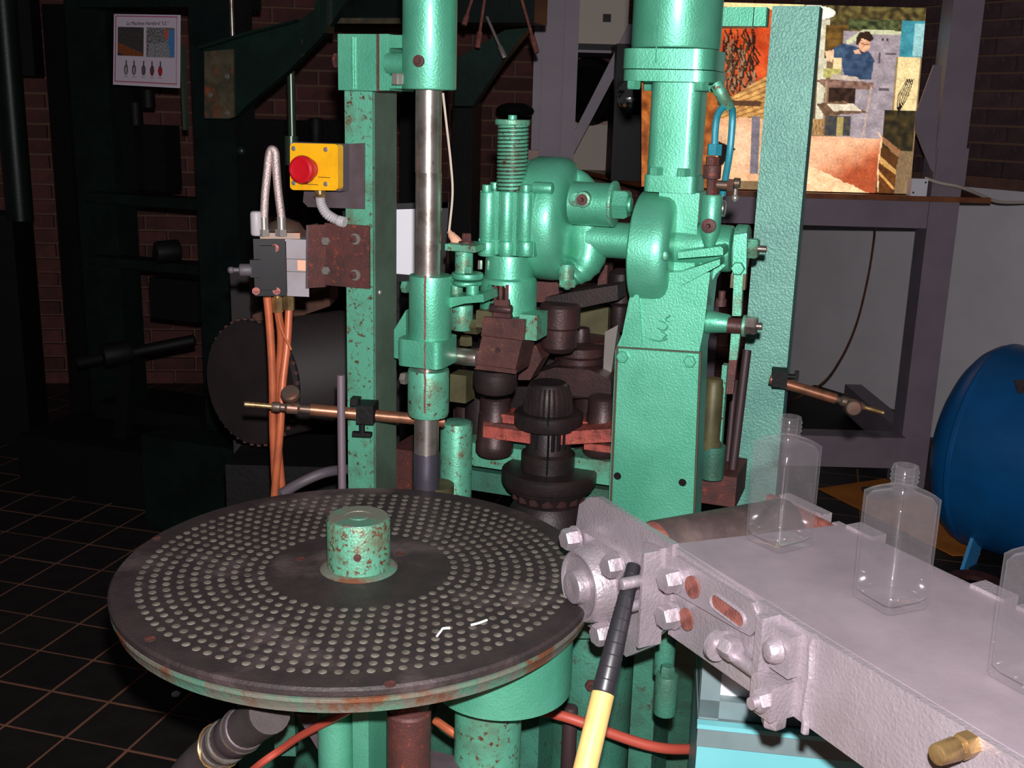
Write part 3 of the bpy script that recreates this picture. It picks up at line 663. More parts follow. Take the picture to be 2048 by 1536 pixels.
# hanging plungers and the dark mechanism behind the mould
mb = part('plunger', 'iron'); G.lat(mb, 1119, .09, [(36, 606), (41, 612), (41, 652), (36, 656), (36, 660), (36, 692), (28, 702)], 40); done(mb)
mb = part('plunger_arm', 'black_iron'); G.pr(mb, [(1090, 596), (1140, 585), (1235, 570), (1236, 600), (1150, 618), (1092, 620)], .10, .05, .006); done(mb)
mb = part('plunger_arm', 'rust'); G.bx(mb, 1074, 1118, 556, 606, .13, .06, .008); done(mb)
mb = part('rear_head', 'iron'); G.lat(mb, 1160, .22, [(16, 655), (18, 660), (18, 682), (52, 690), (52, 706), (46, 712), (46, 722), (66, 738), (66, 770), (60, 782)], 44); done(mb)
mb = part('rear_head', 'brown'); G.lat(mb, 1168, .26, [(30, 672), (54, 676), (58, 690), (58, 740)], 40); done(mb)
mb = part('rear_plunger', 'black_iron'); G.lat(mb, 1240, .22, [(14, 538), (24, 546), (24, 572), (30, 578), (30, 602), (22, 606), (16, 612), (16, 650), (12, 662)], 32); done(mb)
mb = part('rear_bar', 'rust'); G.bx(mb, 1196, 1214, 530, 580, .32, .04, .003); done(mb)
mb = part('rear_clamp', 'brown'); G.pr(mb, [(1042, 700), (1072, 690), (1084, 718), (1060, 760), (1036, 760)], .06, .04, .004); done(mb)
mb = part('rear_arm', 'iron'); G.pr(mb, [(1060, 750), (1110, 735), (1180, 740), (1222, 760), (1222, 800), (1150, 792), (1060, 780)], .16, .08, .008); done(mb)
mb = part('rear_column', 'iron'); G.vc(mb, 1180, 36, 770, 980, .24, n=32); done(mb)
mb = part('rear_column', 'black_iron'); G.vc(mb, 960, 30, 690, 930, .22, n=28); done(mb)
mb = part('rear_column', 'iron'); G.vc(mb, 930, 18, 660, 880, .26, n=22); done(mb)
mb = part('rear_body', 'black_iron'); a = G.P(1075, 760, .36); mb.box(a + G.ay * .1, (.36, .2, .34), G.m, .01); done(mb)
mb = part('olive_panel', 'olive'); G.bx(mb, 1150, 1216, 612, 668, .34, .02, .003); done(mb)
mb = part('chute', 'zinc'); G.pr(mb, [(1210, 664), (1236, 650), (1222, 748), (1206, 746)], .2, .02, .002); done(mb)

# base post and beam of the frame
mb = part('base_post', 'teal_worn'); G.vc(mb, 912, 32, 842, 1010, .06, n=30, bev=.006, zlow=.5); bp = done(mb)
mb = part('base_beam', 'teal_worn'); G.bx(mb, 925, 1224, 904, 950, .12, .05, .004); done(mb)
mb = part('base_beam', 'teal_dirty'); G.bx(mb, 925, 1224, 960, 1000, .16, .05, .004); done(mb)
mb = part('base_block', 'rust'); G.bx(mb, 780, 835, 900, 1000, .18, .1, .003); done(mb)
mb = part('base_block', 'rust'); G.bx(mb, 1395, 1472, 950, 1010, .22, .12, .003); done(mb)
mb = part('oil_pot', 'olive'); G.lat(mb, 1424, .2, [(14, 756), (18, 760), (18, 770), (20, 776), (20, 880), (24, 885), (24, 896)], 30); done(mb)
mb = part('oil_pot_base', 'teal_dirty'); G.vc(mb, 1425, 24, 890, 955, .2, n=28); done(mb)
mb = part('rear_strut', 'teal_worn'); G.bx(mb, 1438, 1448, 730, 900, .26, .02, .002); done(mb)
mb = part('blue_feed_pipe', 'bluepipe'); mb.tube([G.P(1409, 705, .13), G.P(1404, 850, .12), G.P(1397, 1010, .10)], .0042, 8, 4); done(mb)
mb = part('leaning_rod', 'dkrod'); mb.cyl(G.P(1494, 700, .30), G.P(1458, 1000, .26), .008, n=14); done(mb)
mb = part('leaning_rod', 'dkrod'); mb.cyl(G.P(1470, 760, .34), G.P(1448, 1000, .3), .006, n=12); done(mb)

# lower body seen under the table and conveyor
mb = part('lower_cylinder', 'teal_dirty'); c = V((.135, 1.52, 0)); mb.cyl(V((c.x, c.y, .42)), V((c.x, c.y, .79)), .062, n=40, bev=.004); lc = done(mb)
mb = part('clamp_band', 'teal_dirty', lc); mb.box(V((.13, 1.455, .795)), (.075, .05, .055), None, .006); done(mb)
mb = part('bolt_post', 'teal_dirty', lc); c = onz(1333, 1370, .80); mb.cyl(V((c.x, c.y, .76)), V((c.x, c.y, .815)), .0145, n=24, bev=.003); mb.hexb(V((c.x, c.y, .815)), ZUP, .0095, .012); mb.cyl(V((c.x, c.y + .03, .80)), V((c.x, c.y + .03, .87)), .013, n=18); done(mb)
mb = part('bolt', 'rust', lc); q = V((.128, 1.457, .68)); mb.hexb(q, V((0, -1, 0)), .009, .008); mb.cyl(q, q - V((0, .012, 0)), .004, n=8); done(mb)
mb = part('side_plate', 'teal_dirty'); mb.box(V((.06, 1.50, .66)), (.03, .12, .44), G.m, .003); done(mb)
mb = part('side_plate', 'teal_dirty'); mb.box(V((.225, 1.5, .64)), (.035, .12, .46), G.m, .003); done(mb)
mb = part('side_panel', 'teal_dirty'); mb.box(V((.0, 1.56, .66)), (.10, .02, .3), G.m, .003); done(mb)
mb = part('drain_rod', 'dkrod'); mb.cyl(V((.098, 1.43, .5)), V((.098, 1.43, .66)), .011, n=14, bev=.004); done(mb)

# ------------------------------------------------------------------ perforated round table
TC = V((-.192, 1.324, 0)); TZ, TR = .914, .307
tbl = thing('round_table', (TC.x, TC.y, 0), 'round dark iron table drilled with rings of pale dots and a worn teal hub', 'table')
mb = part('table_top', 'plate', tbl); mb.lathe([(TR - .004, TZ - .012), (TR, TZ - .009), (TR, TZ - .003), (TR - .003, TZ)], TC, ZUP, 128); tt = done(mb)
mb = part('table_rim', 'rim', tbl); mb.lathe([(TR - .012, TZ - .034), (TR - .006, TZ - .031), (TR - .004, TZ - .02), (TR - .001, TZ - .017), (TR - .001, TZ - .0125), (TR - .008, TZ - .012)], TC, ZUP, 128); done(mb)
hz = W0.P(712, 1034, TC.y).z
mb = part('hub', 'teal_hub', tbl); mb.lathe([(.0405, TZ), (.0405, hz - .003), (.0385, hz)], TC, ZUP, 48); hub = done(mb)
mb = part('hub_top', 'rim', hub); mb.lathe([(.0382, hz + .0001), (.0375, hz + .0012), (.019, hz + .0012), (.0185, hz + .0004), (.013, hz + .0004), (.012, hz + .0016), (.0005, hz + .0016)], TC, ZUP, 40); done(mb)
mb = part('hub_foot', 'rim', tbl); mb.lathe([(.05, TZ), (.046, TZ + .003), (.041, TZ + .004)], TC, ZUP, 48); done(mb)
mb = part('hub_screw', 'rust', hub); q = TC + V((.004, -.0405, (TZ + hz) / 2 - .004)); mb.cyl(q + V((0, .003, 0)), q - V((0, .0012, 0)), .005, n=14); done(mb)
dots = []
for r_i in range(10):
    r = TR * (.885 - r_i * .0535); nh = int(round(2 * math.pi * r / .0170))
    for i in range(nh):
        a = 2 * math.pi * (i + .5 * (r_i % 2)) / nh
        dots.append(V((TC.x + r * math.cos(a), TC.y + r * math.sin(a), TZ)))
dots.sort(key=lambda q: (q - CAM).length)
def dotmesh(mb, q, n=14):
    r = .0050
    mb.lathe([(r, -.0002), (r * .97, .0003), (r * .88, .0006), (r * .1, .0006)], q, ZUP, n)
d0 = None
for q in dots[:300]:
    if d0 is None: mb = part('dimple', 'dot', tt); dotmesh(mb, q); d0 = done(mb); dz = WLOC[d0.name].z - TZ
    else:
        o = inst(d0, tt, q + V((0, 0, dz))); o.rotation_euler.z = random.uniform(0, 6)
mb = part('dimple_field', 'dot', tt)
for q in dots[300:]: dotmesh(mb, q, 10)
tag(done(mb), kind='stuff')
for x, y in ((800, 1107), (600, 1118), (780, 1375 - 7), (313, 1077), (300, 1280 - 2)):
    q = onz(x, y, TZ); mb = part('countersunk_screw', 'rust', tt); mb.cyl(q - ZUP * .001, q + ZUP * .0006, .0062, n=16); mb.box(q + ZUP * .0009, (.011, .0016, .0006), Matrix.Rotation(.7, 3, 'Z')); done(mb)
# support under the table
mb = part('drum', 'teal', tbl); c = V((-.002, 1.235, 0)); mb.lathe([(.080, .80), (.086, .803), (.086, .876), (.07, .878)], c, ZUP, 56); done(mb)
mb = part('pedestal', 'teal_worn', tbl); c2 = W0.P(975, 1490, 1.235); mb.cyl(V((c2.x, c2.y, 0)), V((c2.x, c2.y, .80)), .042, n=40); done(mb)
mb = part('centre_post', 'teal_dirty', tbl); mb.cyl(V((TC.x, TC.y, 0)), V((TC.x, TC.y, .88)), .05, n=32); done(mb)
mb = part('support_plate', 'teal', tbl); FR = Frame((0, 1.2, 0), -20)
a = FR.P(721, 1480, -.06); mb.box(V((a.x, a.y, .44)) + FR.ay * .05, (.022, .1, .86), FR.m, .001); done(mb)
mb = part('support_cylinder', 'teal', tbl); a = FR.P(672, 1480, -.04); k = mpp(a); mb.lathe([(36 * k, .3), (36 * k, .79), (33 * k, .806), (20 * k, .822), (14 * k, .83)], V((a.x, a.y, 0)), ZUP, 36); done(mb)
mb = part('rusty_spigot', 'rust', tbl); a = W0.P(818, 1470, 1.17); k = mpp(a); mb.lathe([(44 * k, .5), (44 * k, .80), (40 * k, .803), (40 * k, .815), (43 * k, .82), (43 * k, .85), (34 * k, .86)], V((a.x, a.y, 0)), ZUP, 36); done(mb)
mb = part('spigot_block', 'bracket', tbl); mb.box(V((a.x + .014, a.y + .02, .50)), (.09, .11, .40), FR.m, .003); done(mb)
mb = part('angle_leg', 'teal_dirty', tbl); W0.bx(mb, 548, 590, 1405, 1512, 1.32, .02, .001); done(mb)
mb = part('side_web', 'bracket', tbl); W0.pr(mb, [(592, 1428), (640, 1430), (636, 1500)], 1.26, .006); done(mb)

# white chips lying on the table
for nm, pts in (('glass_shard', [(874, 1272), (882, 1262), (886, 1257), (900, 1256)]), ('glass_shard', [(942, 1250), (958, 1246), (974, 1240)])):
    mb = MB(); mb.tube([onz(x, y, TZ + .003) for x, y in pts], .0014, 6, 2)
    tag(build(mb, nm, M['chip']), 'tiny white glass chip with a bent tail on the dotted table' if pts[0][0] < 900 else 'tiny white sliver of glass with a thin curved thread on the dotted table', 'glass chip')

# ------------------------------------------------------------------ conveyor
ZC = 1.04
K = Frame(onz(1346, 1088, ZC), -62.5); K.o.z = 0
conv = thing('conveyor', K.L(.4, .12, 0), 'aluminium-painted conveyor slab with bolted side plate, bearing and dark end roller', 'conveyor')
WC = .217
mb = part('top_slab', 'silver_top', conv)
mb.prism([K.L(0, .002, ZC - .006), K.L(.95, .002, ZC - .006), K.L(.95, WC, ZC - .006), K.L(.03, WC, ZC - .006)], V((0, 0, .006)), .0015); done(mb)
def ubox(mb, u0, u1, v0, v1, z0, z1, bev=.002):
    mb.box(K.L((u0 + u1) / 2, (v0 + v1) / 2, (z0 + z1) / 2), (u1 - u0, v1 - v0, z1 - z0), K.m, bev); return mb
HB = .092
mb = part('side_channel', 'silver', conv); ubox(mb, .152, .95, -.006, .012, ZC - HB, ZC - .0005, .002); ubox(mb, .152, .95, .0, .04, ZC - HB, ZC - HB + .006); done(mb)
mb = part('side_channel', 'silver', conv); ubox(mb, .02, .95, WC - .006, WC + .004, ZC - HB, ZC + .0, .002); done(mb)
mb = part('end_channel', 'silver', conv); K.pr(mb, [(1343, 1090), (1492, 1188), (1506, 1204), (1512, 1225), (1508, 1380), (1498, 1382), (1336, 1268)], -.003, .012, .002); ec = done(mb)
# slotted adjuster plate
mb = part('slotted_plate', 'silver', conv)
K.pr(mb, [(1338, 1130), (1352, 1112), (1480, 1192), (1504, 1206), (1512, 1226), (1510, 1262), (1500, 1272), (1480, 1262), (1340, 1180)], -.009, .006, .0015); sp = done(mb)
mb = part('slot', 'orust', sp)
q0, q1 = K.P(1432, 1204, -.0095), K.P(1478, 1238, -.0095); mb.tube([q0, q1], .0001, 4)
e = (q1 - q0).normalized(); nrm = e.cross(K.ay); pts = []
for s_, c0 in ((1, q1), (-1, q0)):
    for t in range(7):
        a_ = -math.pi / 2 + math.pi * t / 6; pts.append(c0 + e * s_ * .0085 * math.cos(a_) + nrm * s_ * .0085 * math.sin(a_))
mb.prism(pts, K.ay * .002); done(mb)
mb = part('slot_edge', 'silver', sp); mb.tube(pts + [pts[0]], .0018, 6); done(mb)
for x, y in ((1386, 1174), (1374, 1238)):
    mb = part('half_slot', 'orust', ec); q = K.P(x, y, -.0098); mb.lathe([(.012, 0), (.012, .002)], q, -K.ay, 20); done(mb)
# bearing end plate
mb = part('bearing_plate', 'silver', conv)
K.pr(mb, [(1158, 1009), (1179, 994), (1196, 995), (1345, 1089), (1338, 1252), (1310, 1274), (1288, 1282), (1217, 1281), (1140, 1226), (1145, 1100)], -.006, .008, .0015); bpl = done(mb)
mb = part('angle_bracket', 'silver', conv); K.pr(mb, [(1286, 1084), (1320, 1098), (1310, 1290), (1252, 1314), (1240, 1302), (1262, 1210), (1280, 1190)], -.014, .008, .0015); ab = done(mb)
mb = part('bracket_leg', 'silver', ab); a, b = K.P(1318, 1098, -.014), K.P(1306, 1286, -.014); mb.prism([a, a + K.ax * .004, b + K.ax * .004, b], K.ay * -.022, .001); done(mb)
mb = part('bearing_flange', 'silver', conv); K.pr(mb, [(1142, 1082), (1160, 1060), (1240, 1106), (1252, 1128), (1232, 1254), (1216, 1272), (1136, 1222), (1128, 1192)], -.014, .009, .003); bf = done(mb)
q = K.P(1190, 1166, -.014); k = mpp(q)
mb = part('bearing_housing', 'silver', bf); mb.lathe([(80 * k, 0), (78 * k, .008), (73 * k, .020), (70 * k, .0235), (66 * k, .0245), (62 * k, .0235), (58 * k, .021), (44 * k, .020), (36 * k, .020)], q, -K.ay, 48); done(mb)
mb = part('shaft_end', 'silver', bf); mb.lathe([(35 * k, .019), (34 * k, .030), (32 * k, .033), (20 * k, .034), (10 * k, .0325)], q, -K.ay, 40); done(mb)
for x, y in ((1152, 1076), (1236, 1130), (1136, 1212), (1214, 1266)):
    mb = part('bolt', 'silver', bf); p = K.P(x, y, -.016); mb.hexb(p, -K.ay, 23 * k, .018); mb.cyl(p, p - K.ay * .003, 26 * k, n=24); done(mb)
for x, y in ((1302, 1157), (1296, 1205)):
    mb = part('stud', 'silver', ab); p = K.P(x, y, -.014); mb.cyl(p, p - K.ay * .040, .0068, n=18, bev=.002); mb.hexb(p, -K.ay, .012, .008); done(mb)
for x, y in ((1352, 1158), (1348, 1230)):
    mb = part('bolt', 'silver', sp); p = K.P(x, y, -.009); mb.hexb(p, -K.ay, .0135, .018); mb.cyl(p, p - K.ay * .003, .0155, n=24); done(mb)
# adjuster screw, block and cross plate
mb = part('adjuster_washer', 'silver', conv); p = K.P(1440, 1292, -.012); mb.lathe([(.017, 0), (.017, .005), (.014, .007)], p, -K.ax + V((0, 0, .0)), 24); mb.tube([p, p + K.ax * .07], .0075, 14); done(mb)
mb = part('adjuster_nut', 'silver', conv); p = K.P(1452, 1290, -.016); mb.hexb(p, K.ax, .0125, .016); done(mb)
mb = part('cross_plate', 'silver', conv); a = K.P(1565, 1300, -.006); u, v_ = K.uv(a); mb.box(K.L(u - .012, -.014, ZC - .046), (.009, .026, .09), K.m, .003); cp = done(mb)
mb = part('stop_block', 'silver', conv); mb.box(K.L(u + .008, -.020, ZC - .074), (.03, .03, .036), K.m, .004); done(mb)
mb = part('stop_block', 'silver', conv); mb.box(K.L(u + .012, -.012, ZC - .028), (.026, .016, .042), K.m, .006); done(mb)
mb = part('stud_head', 'silver', conv); mb.lathe([(.012, 0), (.012, .006), (.009, .012), (.004, .014)], K.L(u + .008, -.019, ZC - .028), -K.ay - K.ax * .2, 22); done(mb)
mb = part('nut', 'silver', conv); mb.hexb(K.L(u + .012, -.034, ZC - .074), -K.ay, .011, .010); mb.cyl(K.L(u + .012, -.034, ZC - .074), K.L(u + .012, -.05, ZC - .074), .006, n=14); done(mb)
mb = part('nut', 'silver', conv); mb.hexb(K.L(u + .012, -.02, ZC - .092), -ZUP, .012, .012); done(mb)
mb = part('weld_bead', 'silver', conv); mb.tube([K.L(u + .04, -.008, ZC - t * .098) + K.ax * random.uniform(-.002, .002) for t in [i / 10 for i in range(11)]], .004, 8); done(mb)
mb = part('brass_fitting', 'brass', conv); p = K.P(1942, 1487, -.006); mb.lathe([(.0105, 0), (.0105, .012), (.008, .013), (.008, .02)], p, -K.ay, 6); mb.cyl(p - K.ay * .016, p - K.ay * .038, .0095, .0085, n=18, bev=.002); done(mb)
# far edge bits
for u_, v_ in ((.04, WC), (.215, WC), (.27, WC)):
    mb = part('edge_lug', 'silver', conv); ubox(mb, u_, u_ + .04, v_ - .004, v_ + .018, ZC - .02, ZC + .004, .006); done(mb)
mb = part('far_bearing_plate', 'orust', conv); ubox(mb, -.09, .05, WC - .012, WC - .004, ZC - .07, ZC - .002, .004); done(mb)
mb = part('far_bearing', 'silver', conv); ubox(mb, -.075, .0, WC - .004, WC + .012, ZC - .05, ZC + .002, .006); done(mb)
# roller between the end plates
UR, ZR, RR = -.048, ZC - .031, .037
mb = part('end_roller', 'roller', conv); mb.cyl(K.L(UR, .012, ZR), K.L(UR, WC - .014, ZR), RR, n=56, bev=.002); done(mb)
mb = part('roller_ring', 'orust', conv); mb.cyl(K.L(UR, .003, ZR), K.L(UR, .0125, ZR), RR - .001, n=48); done(mb)
# legs outside the picture
for u_ in (.55, .9):
    for v_ in (.02, WC - .02):
        mb = part('leg', 'silver', conv); ubox(mb, u_ - .02, u_ + .02, v_ - .02, v_ + .02, 0, ZC - HB, .002); done(mb)

# ------------------------------------------------------------------ bottles
def bottle(px, py, ytop, yaw, label):
    c = onz(px, py, ZC); k = mpp(c)
    H = 0
    lo_, hi_ = 0, .4
    for _ in range(30):
        mid = (lo_ + hi_) / 2
        if proj(c + ZUP * mid)[1] > ytop: lo_ = mid
        else: hi_ = mid
    H = lo_; s = .0283 * H / .15
    th = thing('glass_bottle', c, label, 'bottle', 'square clear bottles on the conveyor')
    rot = math.radians(yaw)
    def ring(hw, r, z, n=7, rnd=0.0):
        out = []
        for sx, sy, a0 in ((1, 1, 0), (-1, 1, 90), (-1, -1, 180), (1, -1, 270)):
            for i in range(n):
                t = math.radians(a0 + i * 90 / (n - 1)); x = sx * (hw - r) + r * math.cos(t); y = sy * (hw - r) + r * math.sin(t)
                out.append(V((c.x + x * math.cos(rot) - y * math.sin(rot), c.y + x * math.sin(rot) + y * math.cos(rot), c.z + z)))
        return out
    zb, zs = H * .79, H * .835
    mb = MB(); rs = [ring(s * .86, s * .24, .0006), ring(s * .96, s * .24, .002), ring(s, s * .24, .006), ring(s, s * .24, zb * .5), ring(s, s * .24, zb)]
    for t in (.25, .5, .75, 1):
        a = t * math.pi / 2; hw = s * .44 + (s * .56) * math.cos(a); rs.append(ring(hw, s * .24 + (hw - s * .24) * t ** .7, zb + (zs - zb) * math.sin(a)))
    nr = s * .47
    rs += [ring(nr, nr, H * .86), ring(nr * .94, nr * .94, H * .875)]
    for z in (.885, .90, .915, .93, .945, .96):
        w_ = nr * (1.06 if int(z * 1000) in (900, 930, 960) else .93); rs.append(ring(w_, w_, H * z))
    rs += [ring(nr * .95, nr * .95, H * .985), ring(nr * .92, nr * .92, H), ring(nr * .72, nr * .72, H), ring(nr * .7, nr * .7, H * .86)]
    # inner wall
    g = .0022
    rs += [ring(nr * .9, nr * .9, zs - g), ring(s * .9 - g, s * .3, zb), ring(s - g, s * .22, zb - .006), ring(s - g, s * .22, .012), ring(s * .8, s * .3, .0075)]
    mb.rings(rs); o = build(mb, 'glass', M['glass'], th, 50); return th
bottle(1557, 1086, 833, -62.5 + 4, 'square clear glass bottle nearest the dark roller end of the conveyor')
bottle(1779, 1206, 931, -62.5 - 3, 'square clear glass bottle standing midway along the conveyor slab')
bottle(2062, 1366, 1052, -62.5, 'square clear glass bottle farthest from the dark conveyor roller')

# ------------------------------------------------------------------ long-handled tool leaning on the conveyor
st = thing('long_handled_tool', (-.12, .80, 0), 'long pale wooden tool handle with a black taped grip leaning on the conveyor', 'tool')
t0_ = K.P(1268, 1128, -.022); t1_ = W0.P(1206, 1388, 1.055); dr = (t1_ - t0_).normalized()
tend = t1_ + dr * ((t1_.z - .0) / -dr.z)
k = mpp(t0_)
mb = part('grip', 'tape', st); mb.cyl(t1_, t0_, .0125, .0082, n=24, bev=.003); gr = done(mb)
mb = part('grip_ridge', 'tape', gr)
for i in range(1, 11):
    p = t0_ + (t1_ - t0_) * (i / 11.0); r = .0082 + (.0125 - .0082) * i / 11; mb.lathe([(r, -.0008), (r + .0005, 0), (r, .0008)], p, dr, 20)
done(mb)
mb = part('handle', 'stick', st); mb.cyl(tend, t1_, .0165, .0123, n=24); done(mb)
st.location = (tend.x, tend.y, 0)
for ch in st.children: ch.location += WLOC[st.name] - V((tend.x, tend.y, 0))
WLOC[st.name] = V((tend.x, tend.y, 0))

# ------------------------------------------------------------------ turquoise cabinet under the conveyor
CBF = Frame((0, 1.25, 0), -8)
cab = thing('cabinet', CBF.L(.34, .1, 0), 'turquoise metal cabinet with a white window sheet under the conveyor', 'cabinet')
q = CBF.P(1394, 1490, 0); u0, _ = CBF.uv(q); zt = q.z
mb = part('body', 'cab', cab); mb.box(CBF.L(u0 + .20, .09, zt / 2), (.40, .18, zt), CBF.m, .003); done(mb)
z2 = CBF.P(1400, 1442, .0).z
mb = part('ledge', 'cabgrey', cab); mb.box(CBF.L(u0 + .20, .088, (zt + z2) / 2), (.402, .186, z2 - zt - .004), CBF.m, .002); done(mb)
mb = part('ledge_edge', 'cab', cab); mb.box(CBF.L(u0 + .20, -.002, z2 - .003), (.404, .012, .006), CBF.m, .001); done(mb)
mb = part('window_frame', 'cabgrey', cab); mb.box(CBF.L(u0 + .012, .02, z2 + .045), (.024, .02, .10), CBF.m, .001); mb.box(CBF.L(u0 + .2, .02, z2 + .012), (.40, .02, .024), CBF.m, .001); mb.box(CBF.L(u0 + .38, .02, z2 + .045), (.024, .02, .10), CBF.m, .001); done(mb)
mb = part('window_sheet', 'white', cab); mb.box(CBF.L(u0 + .2, .028, z2 + .05), (.36, .004, .075), CBF.m); done(mb)
mb = part('back_box', 'cabgrey', cab); mb.box(CBF.L(u0 + .20, .105, z2 + .045), (.40, .14, .10), CBF.m, .002); done(mb)

# ------------------------------------------------------------------ emergency stop box on the left column
VE = VL - .006
es = thing('emergency_stop', G.P(640, 420, VE), 'yellow emergency stop box with a red mushroom button on a grey plate', 'switch')
mb = part('mounting_plate', 'bracket', es); G.pr(mb, [(622, 292), (728, 286), (728, 418), (616, 414), (606, 404), (608, 380)], VE, .004, .001); done(mb)
mb = part('box_base', 'greyplastic', es); G.bx(mb, 584, 680, 286, 380, VE - .030, .030, .004); done(mb)
mb = part('box_lid', 'yellow', es); pts = []
for cx_, cy_, a0 in ((668, 373, 0), (588, 372, 90), (588, 294, 180), (668, 296, 270)):
    for t in range(6): a_ = math.radians(a0 + t * 18); pts.append(G.P(cx_ + 8 * math.cos(a_), cy_ + 8 * math.sin(a_), VE - .045))
mb.prism(pts, G.ay * .016, .002); lid = done(mb)
for x, y in ((588, 297), (652, 299), (588, 366), (652, 368)):
    mb = part('screw', 'zinc', lid); p = G.P(x, y, VE - .045); mb.cyl(p, p - G.ay * .002, .0038, n=16, bev=.0006); mb.box(p - G.ay * .0021, (.005, .0006, .001), G.m); done(mb)
p = G.P(618, 338, VE - .045); k = mpp(p)
mb = part('button_collar', 'red', es); mb.lathe([(21 * k, 0), (21 * k, .010), (19 * k, .012)], p, -G.ay, 36); done(mb)
mb = part('button', 'red', es); mb.lathe([(19 * k, .010), (27 * k, .014), (28 * k, .020), (26 * k, .025), (21 * k, .0265), (19 * k, .0258), (4 * k, .0265)], p, -G.ay, 44); done(mb)
for x0, x1, y in ((600, 636, 368), (636, 660, 354)):
    mb = part('scratch_print', 'ltext', lid); G.bx(mb, x0, x1, y, y + 1.2, VE - .0452, .0003); done(mb)
mb = part('gland', 'brass', es); G.vc(mb, 640, 11, 380, 388, VE - .025, n=20); G.vc(mb, 640, 13, 388, 394, VE - .025, n=6); done(mb)
pts = crom([G.P(640, 393, VE - .025), G.P(643, 410, VE - .025), G.P(654, 428, VE - .02), G.P(674, 440, VE - .01), G.P(690, 445, VE - .011)], 14)
mb = part('conduit', 'conduit', es); mb.tube(pts, .0075, 12, 0, rads=[.0086 if i % 3 == 0 else .0074 for i in range(len(pts))]); done(mb)

# ------------------------------------------------------------------ rusty angle bracket with the solenoid valve
brk = thing('angle_bracket', G.P(680, 572, VL), 'rusty bent steel bracket bolted to the teal column', 'bracket')
mb = part('plate', 'rust', brk); G.bx(mb, 650, 738, 449, 574, VL - .006, .005, .001); done(mb)
a, b = G.P(652, 449, VL - .006), G.P(650, 574, VL - .006)
wv = G.P(616, 510, VL - .030) - G.P(651, 510, VL - .006); wv.z = 0
mb = part('wing', 'rust', brk); mb.prism([a, a + wv, b + wv, b], G.ay * .005, .001); done(mb)
mb = part('edge_plate', 'bracket', brk); mb.prism([a + wv, a + wv * 1.12, b + wv * 1.12, b + wv], G.ay * .03, .001); done(mb)
for x, y in ((653, 482), (653, 541)): bolt(brk, G, x, y, 9, VL - .012, .006, 'zinc')
for x, y in ((711, 478), (711, 550)):
    mb = part('washer', 'zinc', brk); p = G.P(x, y, VL - .006); mb.lathe([(.0088, 0), (.0088, .0016), (.0062, .0016), (.0062, .0002)], p, -G.ay, 28); mb.cyl(p, p - G.ay * .0012, .0055, n=16); done(mb)
    mb = part('bolt', 'rust', brk); p2 = G.P(x - 3, y, VL - .006); mb.cyl(p2, p2 - G.ay * .005, .0058, n=18, bev=.001); done(mb)
FV = Frame(G.P(560, 520, VL - .035), 12); FV.o.z = 0
val = thing('solenoid_valve', FV.P(565, 590, 0), 'black and grey solenoid valve block with braided steel hoses', 'valve')
FV2 = Frame(FV.o, -38)
qa = FV.P(506, 530, 0); qb = FV.P(572, 530, 0)
mb = part('front_body', 'black', val); FV.bx(mb, 508, 572, 478, 592, 0, .045, .003); vbd = done(mb)
mb = part('front_cover', 'black', vbd); FV.bx(mb, 520, 552, 492, 580, -.010, .012, .005); FV.bx(mb, 500, 524, 520, 555, -.012, .02, .003); done(mb)
mb = part('coil_stem', 'greyplastic', vbd); a = FV.P(505, 540, -.005); b = FV.P(478, 540, -.005); mb.cyl(a, b, .010, n=20, bev=.003); b2 = FV.P(462, 540, -.005); mb.cyl(b, b2, .004, n=14); mb.ball(b2, .0058, (1, 1, 1), 12); done(mb)
for x, y in ((550, 496), (512, 582), (553, 582), (534, 505)):
    mb = part('port_plug', 'redox', vbd); p = FV.P(x, y, 0); mb.cyl(p + FV.ay * .002, p - FV.ay * .0015, .0062 if y != 505 else .0035, n=18); done(mb)
a0 = FV.P(572, 478, 0); a1 = FV.P(572, 592, 0); wv = G.P(616, 510, VL - .02) - FV.P(572, 510, 0); wv.z = 0
a1.x, a1.y = a0.x, a0.y
mb = part('side_body', 'greypaint', val); mb.prism([a0, a0 + wv, a1 + wv, a1], FV.ay * .04, .002); sb = done(mb)
nn = wv.cross(ZUP).normalized(); nn = nn if nn.dot(CAM - a0) > 0 else -nn
mb = part('rating_label', 'peach', sb); m0 = a0 + wv * .5 + (a1 - a0) * .36; mb.prism([m0 + nn * .0006, m0 + wv * .44 + nn * .0006, m0 + wv * .44 + (a1 - a0) * .18 + nn * .0006, m0 + (a1 - a0) * .18 + nn * .0006], -nn * .0004); done(mb)
mb = part('seam', 'gasket', sb)
for t in (.34, .56): m0 = a0 + (a1 - a0) * t; mb.prism([m0 + nn * .0004, m0 + wv + nn * .0004, m0 + wv + ZUP * -.0008 + nn * .0004, m0 + ZUP * -.0008 + nn * .0004], -nn * .0004)
done(mb)
mb = part('top_cap', 'dbrass', val); FV.bx(mb, 520, 600, 466, 478, .005, .05, .004); done(mb)
mb = part('rear_dome', 'dbrass', val); p = FV.P(570, 455, .05); mb.lathe([(.035, 0), (.034, .012), (.024, .026), (.006, .033)], p - ZUP * .018, ZUP, 30); done(mb)
mb = part('elbow', 'conduit', val); FV.vc(mb, 513, 12, 422, 472, .01, n=20, bev=.005); done(mb)
for x in (528, 563):
    mb = part('hose_nut', 'zinc', val); FV.vc(mb, x, 13, 458, 472, .008, n=6); FV.vc(mb, x, 9, 434, 460, .008, n=18); done(mb)
mb = part('braided_hose', 'braid', val); mb.tube([FV.P(528, 436, .008), FV.P(530, 390, .006), FV.P(535, 340, .004), FV.P(538, 312, .002), FV.P(543, 299, .0), FV.P(550, 305, -.002), FV.P(552, 330, 0), FV.P(556, 380, .004), FV.P(563, 436, .008)], .0066, 12, 6); done(mb)
